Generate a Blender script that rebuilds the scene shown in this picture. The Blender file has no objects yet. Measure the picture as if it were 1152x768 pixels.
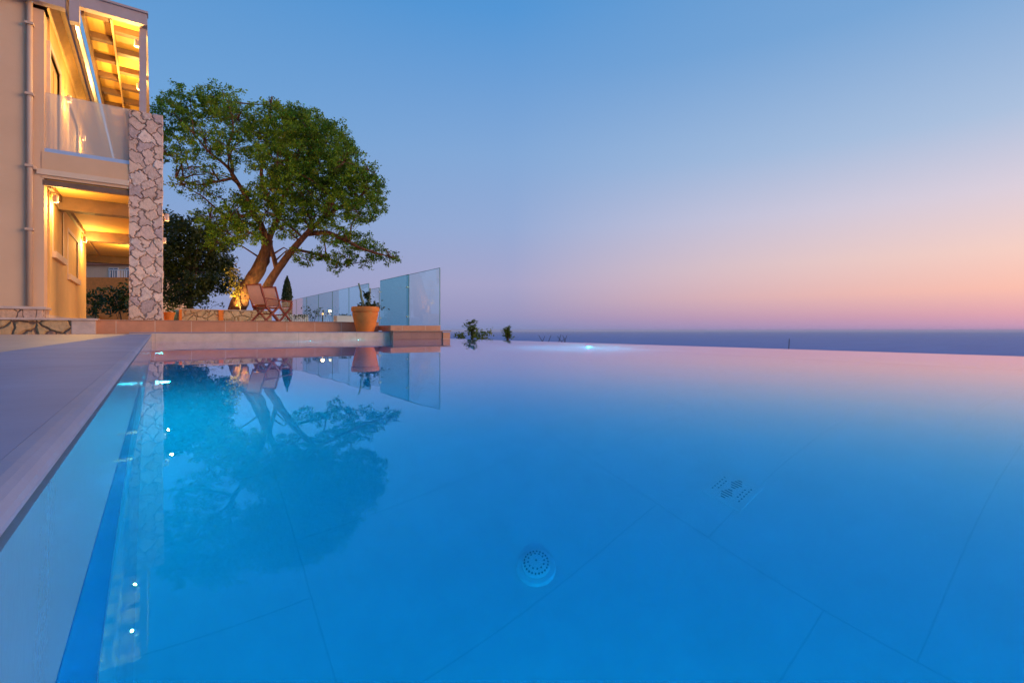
import bpy, bmesh, math, random
import numpy as np
from mathutils import Vector, Matrix

random.seed(7)
RNG = np.random.default_rng(11)
S = bpy.context.scene
C = S.collection
R = math.radians

# ------------------------------------------------------------------ camera geometry
FPX, CX, HY, EYE = 565.0, 576.0, 371.5, 0.20
TH = R(35.4)
sT, cT = math.sin(TH), math.cos(TH)


def at(x, y, Y):
    """world point seen at photo pixel (x, y) at depth Y metres"""
    t = (x - CX) / FPX
    return Vector((Y * (t * cT + sT), Y * (cT - t * sT), EYE + (HY - y) * Y / FPX))


def atv(x, y, v):
    t = (x - CX) / FPX
    return at(x, y, v / (cT - t * sT))


# ------------------------------------------------------------------ node helpers
def new_mat(name):
    m = bpy.data.materials.new(name)
    m.use_nodes = True
    nt = m.node_tree
    b = nt.nodes['Principled BSDF']
    return m, nt, b


def N(nt, typ, **kw):
    n = nt.nodes.new(typ)
    for k, v in kw.items():
        setattr(n, k, v)
    return n


def ramp(nt, stops, interp='LINEAR'):
    n = nt.nodes.new('ShaderNodeValToRGB')
    cr = n.color_ramp
    cr.interpolation = interp
    while len(cr.elements) > 1:
        cr.elements.remove(cr.elements[-1])
    cr.elements[0].position = stops[0][0]
    cr.elements[0].color = (*stops[0][1], 1)
    for p, c in stops[1:]:
        e = cr.elements.new(p)
        e.color = (*c, 1)
    return n


def objcoord(nt, scale=(1, 1, 1), rot=(0, 0, 0), loc=(0, 0, 0)):
    tc = N(nt, 'ShaderNodeTexCoord')
    mp = N(nt, 'ShaderNodeMapping')
    mp.inputs['Scale'].default_value = scale
    mp.inputs['Rotation'].default_value = rot
    mp.inputs['Location'].default_value = loc
    nt.links.new(tc.outputs['Object'], mp.inputs['Vector'])
    return mp.outputs['Vector']


def noise(nt, vec, scale, detail=5, rough=.55):
    n = N(nt, 'ShaderNodeTexNoise')
    n.inputs['Scale'].default_value = scale
    n.inputs['Detail'].default_value = detail
    n.inputs['Roughness'].default_value = rough
    if vec is not None:
        nt.links.new(vec, n.inputs['Vector'])
    return n


def bump(nt, b, height, strength=.3, dist=.02):
    n = N(nt, 'ShaderNodeBump')
    n.inputs['Strength'].default_value = strength
    n.inputs['Distance'].default_value = dist
    nt.links.new(height, n.inputs['Height'])
    nt.links.new(n.outputs['Normal'], b.inputs['Normal'])
    return n


def mix(nt, fac, a, b, blend='MIX'):
    n = N(nt, 'ShaderNodeMix', data_type='RGBA', blend_type=blend)
    for key, val in ((0, fac), (6, a), (7, b)):
        if isinstance(val, bpy.types.NodeSocket):
            nt.links.new(val, n.inputs[key])
        elif isinstance(val, (int, float)):
            n.inputs[key].default_value = val
        else:
            n.inputs[key].default_value = (*val, 1)
    return n.outputs[2]


def plain(name, col, rough=.6, var=.12, scale=3.0, bmp=.15, bscale=60, metallic=0.0, spec=.4):
    m, nt, b = new_mat(name)
    v = objcoord(nt)
    n1 = noise(nt, v, scale, 6, .6)
    lo = tuple(c * (1 - var) for c in col)
    hi = tuple(min(1, c * (1 + var)) for c in col)
    r = ramp(nt, [(.3, lo), (.7, hi)])
    nt.links.new(n1.outputs['Fac'], r.inputs['Fac'])
    nt.links.new(r.outputs['Color'], b.inputs['Base Color'])
    b.inputs['Roughness'].default_value = rough
    b.inputs['Metallic'].default_value = metallic
    b.inputs['Specular IOR Level'].default_value = spec
    if bmp:
        n2 = noise(nt, v, bscale, 4, .6)
        bump(nt, b, n2.outputs['Fac'], bmp, .01)
    return m


def stone_mat(name, cols, scale, mortar, mw=.03, warp=.25, bstr=.9):
    m, nt, b = new_mat(name)
    v = objcoord(nt)
    nz = noise(nt, v, 2.2, 3)
    sub = N(nt, 'ShaderNodeVectorMath', operation='SUBTRACT')
    nt.links.new(nz.outputs['Color'], sub.inputs[0])
    sub.inputs[1].default_value = (.5, .5, .5)
    sc = N(nt, 'ShaderNodeVectorMath', operation='SCALE')
    nt.links.new(sub.outputs[0], sc.inputs[0])
    sc.inputs['Scale'].default_value = warp
    add = N(nt, 'ShaderNodeVectorMath', operation='ADD')
    nt.links.new(v, add.inputs[0])
    nt.links.new(sc.outputs[0], add.inputs[1])
    ve = N(nt, 'ShaderNodeTexVoronoi', feature='DISTANCE_TO_EDGE')
    vc = N(nt, 'ShaderNodeTexVoronoi', feature='F1')
    for q in (ve, vc):
        q.inputs['Scale'].default_value = scale
        nt.links.new(add.outputs[0], q.inputs['Vector'])
    stops = [(i / max(1, len(cols) - 1), c) for i, c in enumerate(cols)]
    r = ramp(nt, stops)
    sep = N(nt, 'ShaderNodeSeparateColor')
    nt.links.new(vc.outputs['Color'], sep.inputs[0])
    nt.links.new(sep.outputs[0], r.inputs['Fac'])
    n2 = noise(nt, v, 14, 7, .65)
    r2 = ramp(nt, [(.3, (.72, .7, .68)), (.7, (1.12, 1.1, 1.08))])
    nt.links.new(n2.outputs['Fac'], r2.inputs['Fac'])
    colr = mix(nt, 1.0, r.outputs['Color'], r2.outputs['Color'], 'MULTIPLY')
    me = N(nt, 'ShaderNodeMapRange', interpolation_type='SMOOTHSTEP')
    me.inputs[1].default_value = mw * .35
    me.inputs[2].default_value = mw
    nt.links.new(ve.outputs['Distance'], me.inputs[0])
    fin = mix(nt, me.outputs[0], mortar, colr)
    nt.links.new(fin, b.inputs['Base Color'])
    b.inputs['Roughness'].default_value = .85
    me2 = N(nt, 'ShaderNodeMapRange', interpolation_type='SMOOTHSTEP')
    me2.inputs[1].default_value = 0
    me2.inputs[2].default_value = mw * 2.6
    nt.links.new(ve.outputs['Distance'], me2.inputs[0])
    ma = N(nt, 'ShaderNodeMath', operation='MULTIPLY_ADD')
    nt.links.new(n2.outputs['Fac'], ma.inputs[0])
    ma.inputs[1].default_value = .45
    nt.links.new(me2.outputs[0], ma.inputs[2])
    bump(nt, b, ma.outputs[0], bstr, .05)
    return m


def leaf_mat(name, cols, trans=.25):
    m, nt, b = new_mat(name)
    g = N(nt, 'ShaderNodeNewGeometry')
    r = ramp(nt, [(i / (len(cols) - 1), c) for i, c in enumerate(cols)])
    cl_n = noise(nt, objcoord(nt), 1.6, 3, .6)
    k1 = N(nt, 'ShaderNodeMath', operation='MULTIPLY_ADD')
    nt.links.new(cl_n.outputs['Fac'], k1.inputs[0])
    k1.inputs[1].default_value = 1.9
    k1.inputs[2].default_value = -.72
    k2 = N(nt, 'ShaderNodeMath', operation='MULTIPLY_ADD')
    nt.links.new(g.outputs['Random Per Island'], k2.inputs[0])
    k2.inputs[1].default_value = .55
    nt.links.new(k1.outputs[0], k2.inputs[2])
    nt.links.new(k2.outputs[0], r.inputs['Fac'])
    nt.links.new(r.outputs['Color'], b.inputs['Base Color'])
    b.inputs['Roughness'].default_value = .5
    b.inputs['Specular IOR Level'].default_value = .35
    tr = N(nt, 'ShaderNodeBsdfTranslucent')
    nt.links.new(r.outputs['Color'], tr.inputs['Color'])
    mx = N(nt, 'ShaderNodeMixShader')
    mx.inputs[0].default_value = trans
    out = nt.nodes['Material Output']
    nt.links.new(b.outputs[0], mx.inputs[1])
    nt.links.new(tr.outputs[0], mx.inputs[2])
    nt.links.new(mx.outputs[0], out.inputs['Surface'])
    return m


def bark_mat(name, a, c):
    m, nt, b = new_mat(name)
    v = objcoord(nt, (1, 1, .35))
    n1 = noise(nt, v, 9, 8, .7)
    r = ramp(nt, [(.3, a), (.72, c)])
    nt.links.new(n1.outputs['Fac'], r.inputs['Fac'])
    nt.links.new(r.outputs['Color'], b.inputs['Base Color'])
    b.inputs['Roughness'].default_value = .9
    bump(nt, b, n1.outputs['Fac'], 1.0, .06)
    return m


def emit(name, col, strength):
    m, nt, b = new_mat(name)
    b.inputs['Base Color'].default_value = (*col, 1)
    b.inputs['Emission Color'].default_value = (*col, 1)
    b.inputs['Emission Strength'].default_value = strength
    return m


def brick_mat(name, c1, c2, mortar, bw, bh, ms, rot, rough=.5, offset=.5, loc=(0, 0, 0), spec=.4, bstr=.4, var=.15):
    m, nt, b = new_mat(name)
    v = objcoord(nt, rot=rot, loc=loc)
    t = N(nt, 'ShaderNodeTexBrick')
    t.offset = offset
    t.inputs['Color1'].default_value = (*c1, 1)
    t.inputs['Color2'].default_value = (*c2, 1)
    t.inputs['Mortar'].default_value = (*mortar, 1)
    t.inputs['Scale'].default_value = 1
    t.inputs['Brick Width'].default_value = bw
    t.inputs['Row Height'].default_value = bh
    t.inputs['Mortar Size'].default_value = ms
    t.inputs['Mortar Smooth'].default_value = .3
    nt.links.new(v, t.inputs['Vector'])
    v2 = objcoord(nt)
    n = noise(nt, v2, 5, 7, .65)
    r = ramp(nt, [(.3, (1 - var,) * 3), (.7, (1 + var * .8,) * 3)])
    nt.links.new(n.outputs['Fac'], r.inputs['Fac'])
    col = mix(nt, 1.0, t.outputs['Color'], r.outputs['Color'], 'MULTIPLY')
    nt.links.new(col, b.inputs['Base Color'])
    b.inputs['Roughness'].default_value = rough
    b.inputs['Specular IOR Level'].default_value = spec
    inv = N(nt, 'ShaderNodeMath', operation='MULTIPLY_ADD')
    nt.links.new(t.outputs['Fac'], inv.inputs[0])
    inv.inputs[1].default_value = -1
    nt.links.new(n.outputs['Fac'], inv.inputs[2])
    bump(nt, b, inv.outputs[0], bstr, .006)
    return m


# ------------------------------------------------------------------ mesh helpers
class MB:
    def __init__(self):
        self.bm = bmesh.new()

    def box(self, x0, x1, y0, y1, z0, z1, bev=0):
        vs = [self.bm.verts.new((x, y, z)) for x in (x0, x1) for y in (y0, y1) for z in (z0, z1)]
        for f in ((0, 1, 3, 2), (4, 6, 7, 5), (0, 4, 5, 1), (2, 3, 7, 6), (0, 2, 6, 4), (1, 5, 7, 3)):
            self.bm.faces.new([vs[i] for i in f])
        if bev:
            es = set()
            for v in vs:
                es.update(v.link_edges)
            bmesh.ops.bevel(self.bm, geom=list(es), offset=bev, segments=2, affect='EDGES', profile=.6)
        return self

    def prism(self, pts, y0, y1, axis='y'):
        """polygon in (a, z) swept along the other horizontal axis"""
        def mk(a, z, w):
            return (a, w, z) if axis == 'y' else (w, a, z)
        A = [self.bm.verts.new(mk(a, z, y0)) for a, z in pts]
        B = [self.bm.verts.new(mk(a, z, y1)) for a, z in pts]
        n = len(pts)
        self.bm.faces.new(A)
        self.bm.faces.new(B[::-1])
        for i in range(n):
            self.bm.faces.new((A[i], B[i], B[(i + 1) % n], A[(i + 1) % n]))
        return self

    def poly(self, pts, z0, z1):
        A = [self.bm.verts.new((x, y, z0)) for x, y in pts]
        B = [self.bm.verts.new((x, y, z1)) for x, y in pts]
        n = len(pts)
        self.bm.faces.new(A[::-1])
        self.bm.faces.new(B)
        for i in range(n):
            self.bm.faces.new((A[i], A[(i + 1) % n], B[(i + 1) % n], B[i]))
        return self

    def tube(self, pts, rads, seg=8, cap=True, wob=0):
        pts = [Vector(p) for p in pts]
        if not hasattr(rads, '__len__'):
            rads = [rads] * len(pts)
        rings = []
        prev = None
        for i, p in enumerate(pts):
            d = (pts[min(i + 1, len(pts) - 1)] - pts[max(i - 1, 0)]).normalized()
            if prev is None:
                up = Vector((0, 0, 1)) if abs(d.z) < .9 else Vector((1, 0, 0))
                a = d.cross(up).normalized()
            else:
                a = (prev - d * prev.dot(d)).normalized()
            prev = a
            b = d.cross(a)
            ring = []
            for k in range(seg):
                an = 2 * math.pi * k / seg
                rr = rads[i] * (1 + wob * (random.random() - .5))
                ring.append(self.bm.verts.new(p + (a * math.cos(an) + b * math.sin(an)) * rr))
            rings.append(ring)
        for r0, r1 in zip(rings, rings[1:]):
            for k in range(seg):
                self.bm.faces.new((r0[k], r0[(k + 1) % seg], r1[(k + 1) % seg], r1[k]))
        if cap:
            self.bm.faces.new(rings[0][::-1])
            self.bm.faces.new(rings[-1])
        return self

    def lathe(self, prof, seg=40, cx=0, cy=0, cz=0, M=None):
        rings = []
        for r, z in prof:
            ring = []
            for k in range(seg):
                an = 2 * math.pi * k / seg
                p = Vector((r * math.cos(an), r * math.sin(an), z))
                if M is not None:
                    p = M @ p
                ring.append(self.bm.verts.new(p + Vector((cx, cy, cz))))
            rings.append(ring)
        for r0, r1 in zip(rings, rings[1:]):
            for k in range(seg):
                self.bm.faces.new((r0[k], r0[(k + 1) % seg], r1[(k + 1) % seg], r1[k]))
        self.bm.faces.new(rings[0][::-1])
        self.bm.faces.new(rings[-1])
        return self

    def bar(self, a, b, w, t, up=(0, 0, 1)):
        """rectangular bar from a to b, width w across, thickness t along up"""
        a, b = Vector(a), Vector(b)
        d = (b - a).normalized()
        u = Vector(up)
        s = d.cross(u)
        if s.length < 1e-4:
            s = d.cross(Vector((0, 1, 0)))
        s.normalize()
        u = s.cross(d).normalized()
        A = [self.bm.verts.new(a + s * i * w / 2 + u * j * t / 2) for i, j in ((-1, -1), (1, -1), (1, 1), (-1, 1))]
        B = [self.bm.verts.new(b + s * i * w / 2 + u * j * t / 2) for i, j in ((-1, -1), (1, -1), (1, 1), (-1, 1))]
        self.bm.faces.new(A[::-1])
        self.bm.faces.new(B)
        for i in range(4):
            self.bm.faces.new((A[i], A[(i + 1) % 4], B[(i + 1) % 4], B[i]))
        return self

    def build(self, name, mat, parent=None, smooth=False, shift=None, bevel=0):
        bmesh.ops.recalc_face_normals(self.bm, faces=self.bm.faces[:])
        if shift is not None:
            bmesh.ops.translate(self.bm, verts=self.bm.verts[:], vec=-Vector(shift))
        me = bpy.data.meshes.new(name)
        self.bm.to_mesh(me)
        self.bm.free()
        if smooth:
            for p in me.polygons:
                p.use_smooth = True
        me.materials.append(mat)
        o = bpy.data.objects.new(name, me)
        C.objects.link(o)
        if parent is not None:
            o.parent = parent
        elif shift is not None:
            o.location = shift
        if bevel:
            md = o.modifiers.new('Bevel', 'BEVEL')
            md.width = bevel
            md.segments = 2
            md.limit_method = 'ANGLE'
        return o


def tag(o, label=None, cat=None, group=None, kind=None):
    if label:
        o['label'] = label
    if cat:
        o['category'] = cat
    if group:
        o['group'] = group
    if kind:
        o['kind'] = kind
    return o


def empty(name, loc=(0, 0, 0), rz=0):
    o = bpy.data.objects.new(name, None)
    o.empty_display_size = .1
    C.objects.link(o)
    o.location = loc
    o.rotation_euler = (0, 0, rz)
    return o


def copy_tree(o, parent=None):
    c = o.copy()
    C.objects.link(c)
    c.parent = parent
    for ch in list(o.children):
        copy_tree(ch, c)
    return c


def light(name, typ, loc, energy, col, parent=None, **kw):
    l = bpy.data.lights.new(name, typ)
    l.energy = energy
    l.color = col
    rot = kw.pop('rot', None)
    for k, v in kw.items():
        setattr(l, k, v)
    o = bpy.data.objects.new(name, l)
    C.objects.link(o)
    o.location = loc
    if rot:
        o.rotation_euler = rot
    if parent is not None:
        o.parent = parent
    return o


def leaves_mesh(name, P, size, mat, parent=None, flat=.0, aspect=.5, dirs=None):
    """P: n x 3 leaf positions (relative to the parent); one diamond-shaped folded leaf each"""
    n = len(P)
    d = RNG.normal(size=(n, 3)) if dirs is None else dirs + RNG.normal(size=(n, 3)) * .5
    d[:, 2] *= (1 - flat)
    d /= np.linalg.norm(d, axis=1)[:, None] + 1e-9
    q = RNG.normal(size=(n, 3))
    s = np.cross(d, q)
    s /= np.linalg.norm(s, axis=1)[:, None] + 1e-9
    L = size * RNG.uniform(.6, 1.35, size=(n, 1))
    W = L * aspect
    nrm = np.cross(d, s)
    V = np.empty((n, 4, 3))
    V[:, 0] = P - d * L * .5
    V[:, 1] = P + s * W * .5 + nrm * L * .08
    V[:, 2] = P + d * L * .5
    V[:, 3] = P - s * W * .5 + nrm * L * .08
    me = bpy.data.meshes.new(name)
    me.vertices.add(n * 4)
    me.vertices.foreach_set('co', V.reshape(-1).astype(np.float32))
    me.loops.add(n * 4)
    me.loops.foreach_set('vertex_index', np.arange(n * 4, dtype=np.int32))
    me.polygons.add(n)
    me.polygons.foreach_set('loop_start', np.arange(0, n * 4, 4, dtype=np.int32))
    me.polygons.foreach_set('loop_total', np.full(n, 4, dtype=np.int32))
    me.update(calc_edges=True)
    me.materials.append(mat)
    o = bpy.data.objects.new(name, me)
    C.objects.link(o)
    if parent is not None:
        o.parent = parent
    return o


def clump_points(clumps, per_m2, twig_r, n_leaf, shell=.55):
    """clumps: (centre, rx, rz, density). Twigs spread through each clump's outer volume, leaves round each twig."""
    out = []
    for c, rx, rz, den in clumps:
        nt_ = max(3, int(den * per_m2 * rx * rz))
        q = RNG.normal(size=(nt_, 3))
        q /= np.linalg.norm(q, axis=1)[:, None]
        rad = RNG.uniform(shell, 1.0, size=(nt_, 1)) ** .8
        rad *= RNG.uniform(.88, 1.12, size=(nt_, 1))
        q = q * rad * np.array([[rx, rx, rz]])
        tw = q + np.array(c)[None]
        lp = np.repeat(tw, n_leaf, axis=0) + RNG.normal(size=(nt_ * n_leaf, 3)) * twig_r * np.array([[1, 1, .7]])
        out.append(lp)
    return np.concatenate(out)


# ------------------------------------------------------------------ materials
M = {}
M['wall'] = plain('beige_render', (.67, .45, .28), .85, .06, 1.3, .25, 90)
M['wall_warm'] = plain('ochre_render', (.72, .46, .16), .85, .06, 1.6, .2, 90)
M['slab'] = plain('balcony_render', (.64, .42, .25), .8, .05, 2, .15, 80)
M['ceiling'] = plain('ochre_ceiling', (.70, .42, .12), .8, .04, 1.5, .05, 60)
M['wood'] = plain('painted_beam', (.17, .10, .06), .55, .2, 6, .2, 50)
M['wood_light'] = plain('pale_boards', (.62, .43, .2), .6, .12, 5, .1, 40)
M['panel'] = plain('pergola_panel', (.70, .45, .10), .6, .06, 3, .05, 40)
M['metal_pale'] = plain('mauve_painted_timber', (.42, .34, .33), .45, .08, 3, .05, 60)
M['zinc'] = plain('zinc_gutter', (.5, .56, .66), .3, .05, 4, .02, 40, metallic=.6)
M['pipe'] = plain('beige_pipe', (.55, .39, .28), .45, .05, 4, .05, 60)
M['trim'] = plain('cream_trim', (.68, .52, .36), .7, .05, 4, .1, 60)
M['shutter'] = plain('ochre_shutter', (.66, .42, .14), .85, .08, 4, .05, 60)
M['door'] = plain('bronze_door', (.42, .27, .12), .4, .1, 4, .05, 60)
M['stone'] = stone_mat('pale_flagstone', [(.52, .36, .28), (.62, .44, .34), (.56, .40, .32), (.66, .46, .33), (.60, .37, .20), (.64, .48, .38)], 5.0, (.20, .12, .085), .022, .32)
M['stone_yellow'] = stone_mat('honey_rubble', [(.45, .27, .12), (.52, .36, .19), (.40, .24, .16), (.56, .42, .28), (.47, .33, .14)], 4.2, (.13, .08, .06), .05, .3)
M['stone_wall'] = stone_mat('garden_rubble', [(.56, .42, .26), (.62, .48, .32), (.58, .43, .27), (.5, .37, .25)], 4.6, (.4, .29, .18), .04, .3)
M['cap'] = plain('travertine_cap', (.52, .42, .36), .6, .14, 7, .3, 30)
M['deck_warm'] = brick_mat('terrace_paving', (.37, .285, .26), (.40, .31, .28), (.22, .18, .17), 1.2, .6, .004, (0, 0, 0), .5)
M['coping'] = brick_mat('grey_coping_slabs', (.21, .25, .385), (.225, .265, .40), (.17, .19, .29), 4, 1.15, .003, (0, 0, 0), .6, 0, bstr=.25, spec=.12, var=.12)
M['coping_edge'] = plain('bullnose_edge', (.26, .285, .40), .6, .1, 5, .12, 45, spec=.12)
M['tread'] = brick_mat('cream_tread', (.62, .44, .32), (.65, .46, .34), (.42, .3, .23), 1.2, 5, .004, (0, 0, 0), .45, 0)
M['riser'] = brick_mat('terracotta_riser', (.50, .23, .12), (.54, .26, .145), (.6, .45, .33), .58, 5, .006, (R(90), 0, 0), .45, 0)
M['terrace'] = brick_mat('terracotta_floor', (.38, .2, .12), (.42, .235, .14), (.45, .33, .25), .45, .45, .006, (0, 0, 0), .5, 0)
M['plum'] = brick_mat('plum_cladding', (.27, .135, .115), (.31, .155, .125), (.2, .12, .11), .6, .28, .004, (R(90), 0, 0), .4, .5)
M['terracotta'] = plain('terracotta_pot', (.74, .22, .035), .7, .16, 5, .25, 40)
M['soil'] = plain('soil', (.06, .04, .03), .95, .3, 20, .6, 40)
M['redwood'] = plain('oiled_redwood', (.21, .022, .010), .4, .2, 9, .1, 60)
M['sling'] = plain('rose_sling_fabric', (.75, .52, .48), .8, .06, 14, .3, 160)
M['grey_green_plant'] = plain('cactus_skin', (.2, .24, .13), .6, .2, 10, .2, 40)
M['white'] = plain('white_paint', (.72, .7, .68), .6, .05, 3, .05, 40)
M['fix_white'] = plain('pool_plastic', (.74, .76, .78), .35, .03, 8, 0)
M['dark'] = plain('dark_slot', (.02, .03, .04), .8, .1, 3, 0)
M['slot'] = plain('shaded_slot', (.10, .15, .19), .8, .1, 3, 0)
M['black'] = plain('black_metal', (.03, .03, .03), .4, .1, 4, 0)
M['alu'] = plain('brushed_aluminium', (.5, .5, .52), .3, .05, 5, 0, metallic=.9)
M['roof'] = plain('roof_tiles', (.35, .14, .08), .8, .2, 4, .3, 20)
M['window_pane'] = plain('dark_window_glass', (.05, .07, .1), .08, .05, 1, 0, spec=.8)
M['teal_glaze'] = plain('teal_glaze', (.12, .3, .36), .2, .1, 5, 0)
M['bark'] = bark_mat('carob_bark', (.04, .018, .011), (.23, .10, .055))
M['bark_dark'] = bark_mat('dark_bark', (.035, .025, .018), (.1, .07, .045))
M['leaf'] = leaf_mat('carob_leaves', [(.018, .045, .006), (.055, .125, .010), (.12, .25, .016), (.21, .38, .02), (.16, .26, .02), (.26, .29, .03)], .45)
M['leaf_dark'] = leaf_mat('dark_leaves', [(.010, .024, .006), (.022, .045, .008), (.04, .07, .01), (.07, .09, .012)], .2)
M['leaf_dry'] = leaf_mat('bare_twig_leaves', [(.06, .05, .05), (.10, .08, .075), (.08, .085, .05)], .2)
M['leaf_gold'] = leaf_mat('golden_leaves', [(.3, .27, .04), (.4, .33, .06), (.2, .22, .04)], .35)
M['cypress'] = leaf_mat('cypress_needles', [(.012, .03, .01), (.03, .055, .015), (.05, .075, .02)], .1)
M['palm'] = leaf_mat('palm_leaves', [(.06, .11, .015), (.15, .21, .025), (.26, .27, .03)], .35)
M['twig'] = plain('grey_twig', (.06, .05, .06), .9, .2, 10, 0)
M['warm_glow'] = emit('warm_lamp_glow', (1, .66, .28), 7)
M['soft_glow'] = emit('soft_garden_glow', (1, .6, .2), 1.1)
M['cool_glow'] = emit('cool_pool_glow', (.35, .85, 1), 9)


def glass_mat(name, tint):
    m, nt, b = new_mat(name)
    out = nt.nodes['Material Output']
    tr = N(nt, 'ShaderNodeBsdfTransparent')
    tr.inputs['Color'].default_value = (*tint, 1)
    gl = N(nt, 'ShaderNodeBsdfGlossy')
    gl.inputs['Roughness'].default_value = .02
    gl.inputs['Color'].default_value = (.9, 1, 1, 1)
    fr = N(nt, 'ShaderNodeFresnel')
    fr.inputs['IOR'].default_value = 1.5
    geo = N(nt, 'ShaderNodeNewGeometry')
    ff = N(nt, 'ShaderNodeMath', operation='SUBTRACT')
    ff.inputs[0].default_value = 1
    nt.links.new(geo.outputs['Backfacing'], ff.inputs[1])
    fm = N(nt, 'ShaderNodeMath', operation='MULTIPLY')
    nt.links.new(fr.outputs[0], fm.inputs[0])
    nt.links.new(ff.outputs[0], fm.inputs[1])
    mx = N(nt, 'ShaderNodeMixShader')
    nt.links.new(fm.outputs[0], mx.inputs[0])
    nt.links.new(tr.outputs[0], mx.inputs[1])
    nt.links.new(gl.outputs[0], mx.inputs[2])
    nt.links.new(mx.outputs[0], out.inputs['Surface'])
    return m


def frosted_mat():
    m, nt, b = new_mat('milky_balcony_glass')
    out = nt.nodes['Material Output']
    tr = N(nt, 'ShaderNodeBsdfTransparent')
    tr.inputs['Color'].default_value = (.93, .93, .92, 1)
    di = N(nt, 'ShaderNodeBsdfDiffuse')
    di.inputs['Color'].default_value = (.9, .80, .66, 1)
    gl = N(nt, 'ShaderNodeBsdfGlossy')
    gl.inputs['Roughness'].default_value = .03
    fr = N(nt, 'ShaderNodeFresnel')
    fr.inputs['IOR'].default_value = 1.5
    m1 = N(nt, 'ShaderNodeMixShader')
    m1.inputs[0].default_value = .36
    nt.links.new(tr.outputs[0], m1.inputs[1])
    nt.links.new(di.outputs[0], m1.inputs[2])
    mx = N(nt, 'ShaderNodeMixShader')
    nt.links.new(fr.outputs[0], mx.inputs[0])
    nt.links.new(m1.outputs[0], mx.inputs[1])
    nt.links.new(gl.outputs[0], mx.inputs[2])
    nt.links.new(mx.outputs[0], out.inputs['Surface'])
    return m


M['glass'] = glass_mat('clear_safety_glass', (.76, .93, .96))
M['glass_teal'] = glass_mat('teal_safety_glass', (.58, .85, .88))
M['glass_pale'] = glass_mat('pale_safety_glass', (.86, .95, .96))
M['milky'] = frosted_mat()
M['glass_edge'] = plain('green_glass_edge', (.10, .30, .32), .1, .05, 3, 0, spec=.6)


def water_mat():
    m, nt, b = new_mat('pool_water')
    out = nt.nodes['Material Output']
    rf = N(nt, 'ShaderNodeBsdfRefraction')
    rf.inputs['IOR'].default_value = 1.333
    rf.inputs['Roughness'].default_value = 0
    gl = N(nt, 'ShaderNodeBsdfGlossy')
    gl.inputs['Roughness'].default_value = 0
    fr = N(nt, 'ShaderNodeFresnel')
    fr.inputs['IOR'].default_value = 1.333
    pw = N(nt, 'ShaderNodeMath', operation='POWER')
    nt.links.new(fr.outputs[0], pw.inputs[0])
    pw.inputs[1].default_value = .95
    tm = N(nt, 'ShaderNodeMapRange', interpolation_type='SMOOTHSTEP')
    tm.inputs[1].default_value = .22
    tm.inputs[2].default_value = .80
    nt.links.new(fr.outputs[0], tm.inputs[0])
    nt.links.new(mix(nt, tm.outputs[0], (.18, .76, 1), (1, .95, 1)), gl.inputs['Color'])
    g = N(nt, 'ShaderNodeMixShader')
    nt.links.new(pw.outputs[0], g.inputs[0])
    nt.links.new(rf.outputs[0], g.inputs[1])
    nt.links.new(gl.outputs[0], g.inputs[2])
    v = objcoord(nt)
    n1 = noise(nt, v, 1.3, 2, .5)
    bp = N(nt, 'ShaderNodeBump')
    bp.inputs['Strength'].default_value = .06
    bp.inputs['Distance'].default_value = .02
    nt.links.new(n1.outputs['Fac'], bp.inputs['Height'])
    for q in (rf, gl, fr):
        nt.links.new(bp.outputs[0], q.inputs['Normal'])
    nt.links.new(g.outputs[0], out.inputs['Surface'])
    ab = N(nt, 'ShaderNodeVolumeAbsorption')
    ab.inputs['Color'].default_value = (.0, .80, .92, 1)
    ab.inputs['Density'].default_value = 1.1
    nt.links.new(ab.outputs[0], out.inputs['Volume'])
    return m


M['water'] = water_mat()
M['pool_floor'] = brick_mat('pool_floor_tile', (.68, .76, .79), (.69, .77, .80), (.60, .685, .72), .6, 1.2, .003, (0, 0, R(90)), .5, .37, loc=(.45, -.40, 0), bstr=.05, var=.05)
M['pool_wall'] = plain('pool_wall_tile', (.66, .74, .76), .12, .05, 3, .02, 40, spec=.8)


M['reflection_blue'] = plain('painted_reflection_blue', (.05, .26, .58), .2, .08, 3, .03, 40, spec=.6)  # blue painted in for the wall's reflection and the water over it
M['waterline'] = plain('glow_tinted_tile', (.18, .37, .50), .1, .06, 3, .02, 40, spec=.8)  # cream wall tile with the pool's teal glow put into its colour


def sea_mat():
    m, nt, b = new_mat('sea_water')
    b.inputs['Base Color'].default_value = (.04, .10, .30, 1)
    b.inputs['Roughness'].default_value = .45
    b.inputs['Specular IOR Level'].default_value = .08
    v = objcoord(nt, (.002, .012, 1), (0, 0, R(60)))
    n1 = noise(nt, v, 1, 6, .6)
    r = ramp(nt, [(.38, (.0, .11, .40)), (.62, (.02, .15, .46))])
    nt.links.new(n1.outputs['Fac'], r.inputs['Fac'])
    nt.links.new(r.outputs['Color'], b.inputs['Base Color'])
    return m


M['sea'] = sea_mat()
M['hill'] = plain('dry_hillside', (.09, .085, .04), .95, .35, .5, .5, 6)

# ------------------------------------------------------------------ setting: sea, land
DP = 1.42                      # pool depth
WU = -0.0456                   # left pool wall plane
FV = 10.95                     # far pool wall plane
ED0, ED1 = (5.30, -3.2), (5.785, 11.2)     # outer line of the infinity edge


def edge_u(v):
    return ED0[0] + (ED1[0] - ED0[0]) * (v - ED0[1]) / (ED1[1] - ED0[1])


def land_z(u, v):
    """terrace level on the house side, falling away past the pool's edge down to the sea"""
    out = max(0, u - 6.3)
    out2 = max(0, v - 33) if u > -4 else 0
    z = -.25 - 1.6 * (1 - math.exp(-out * 1.4)) * (1 if out > 0 else 0) - .30 * out
    z -= .22 * max(0, out2)
    if u < -4:
        z += min(3, .05 * max(0, v - 30))
    z -= .25 * max(0, -6 - v)
    return max(z, -66)


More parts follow.
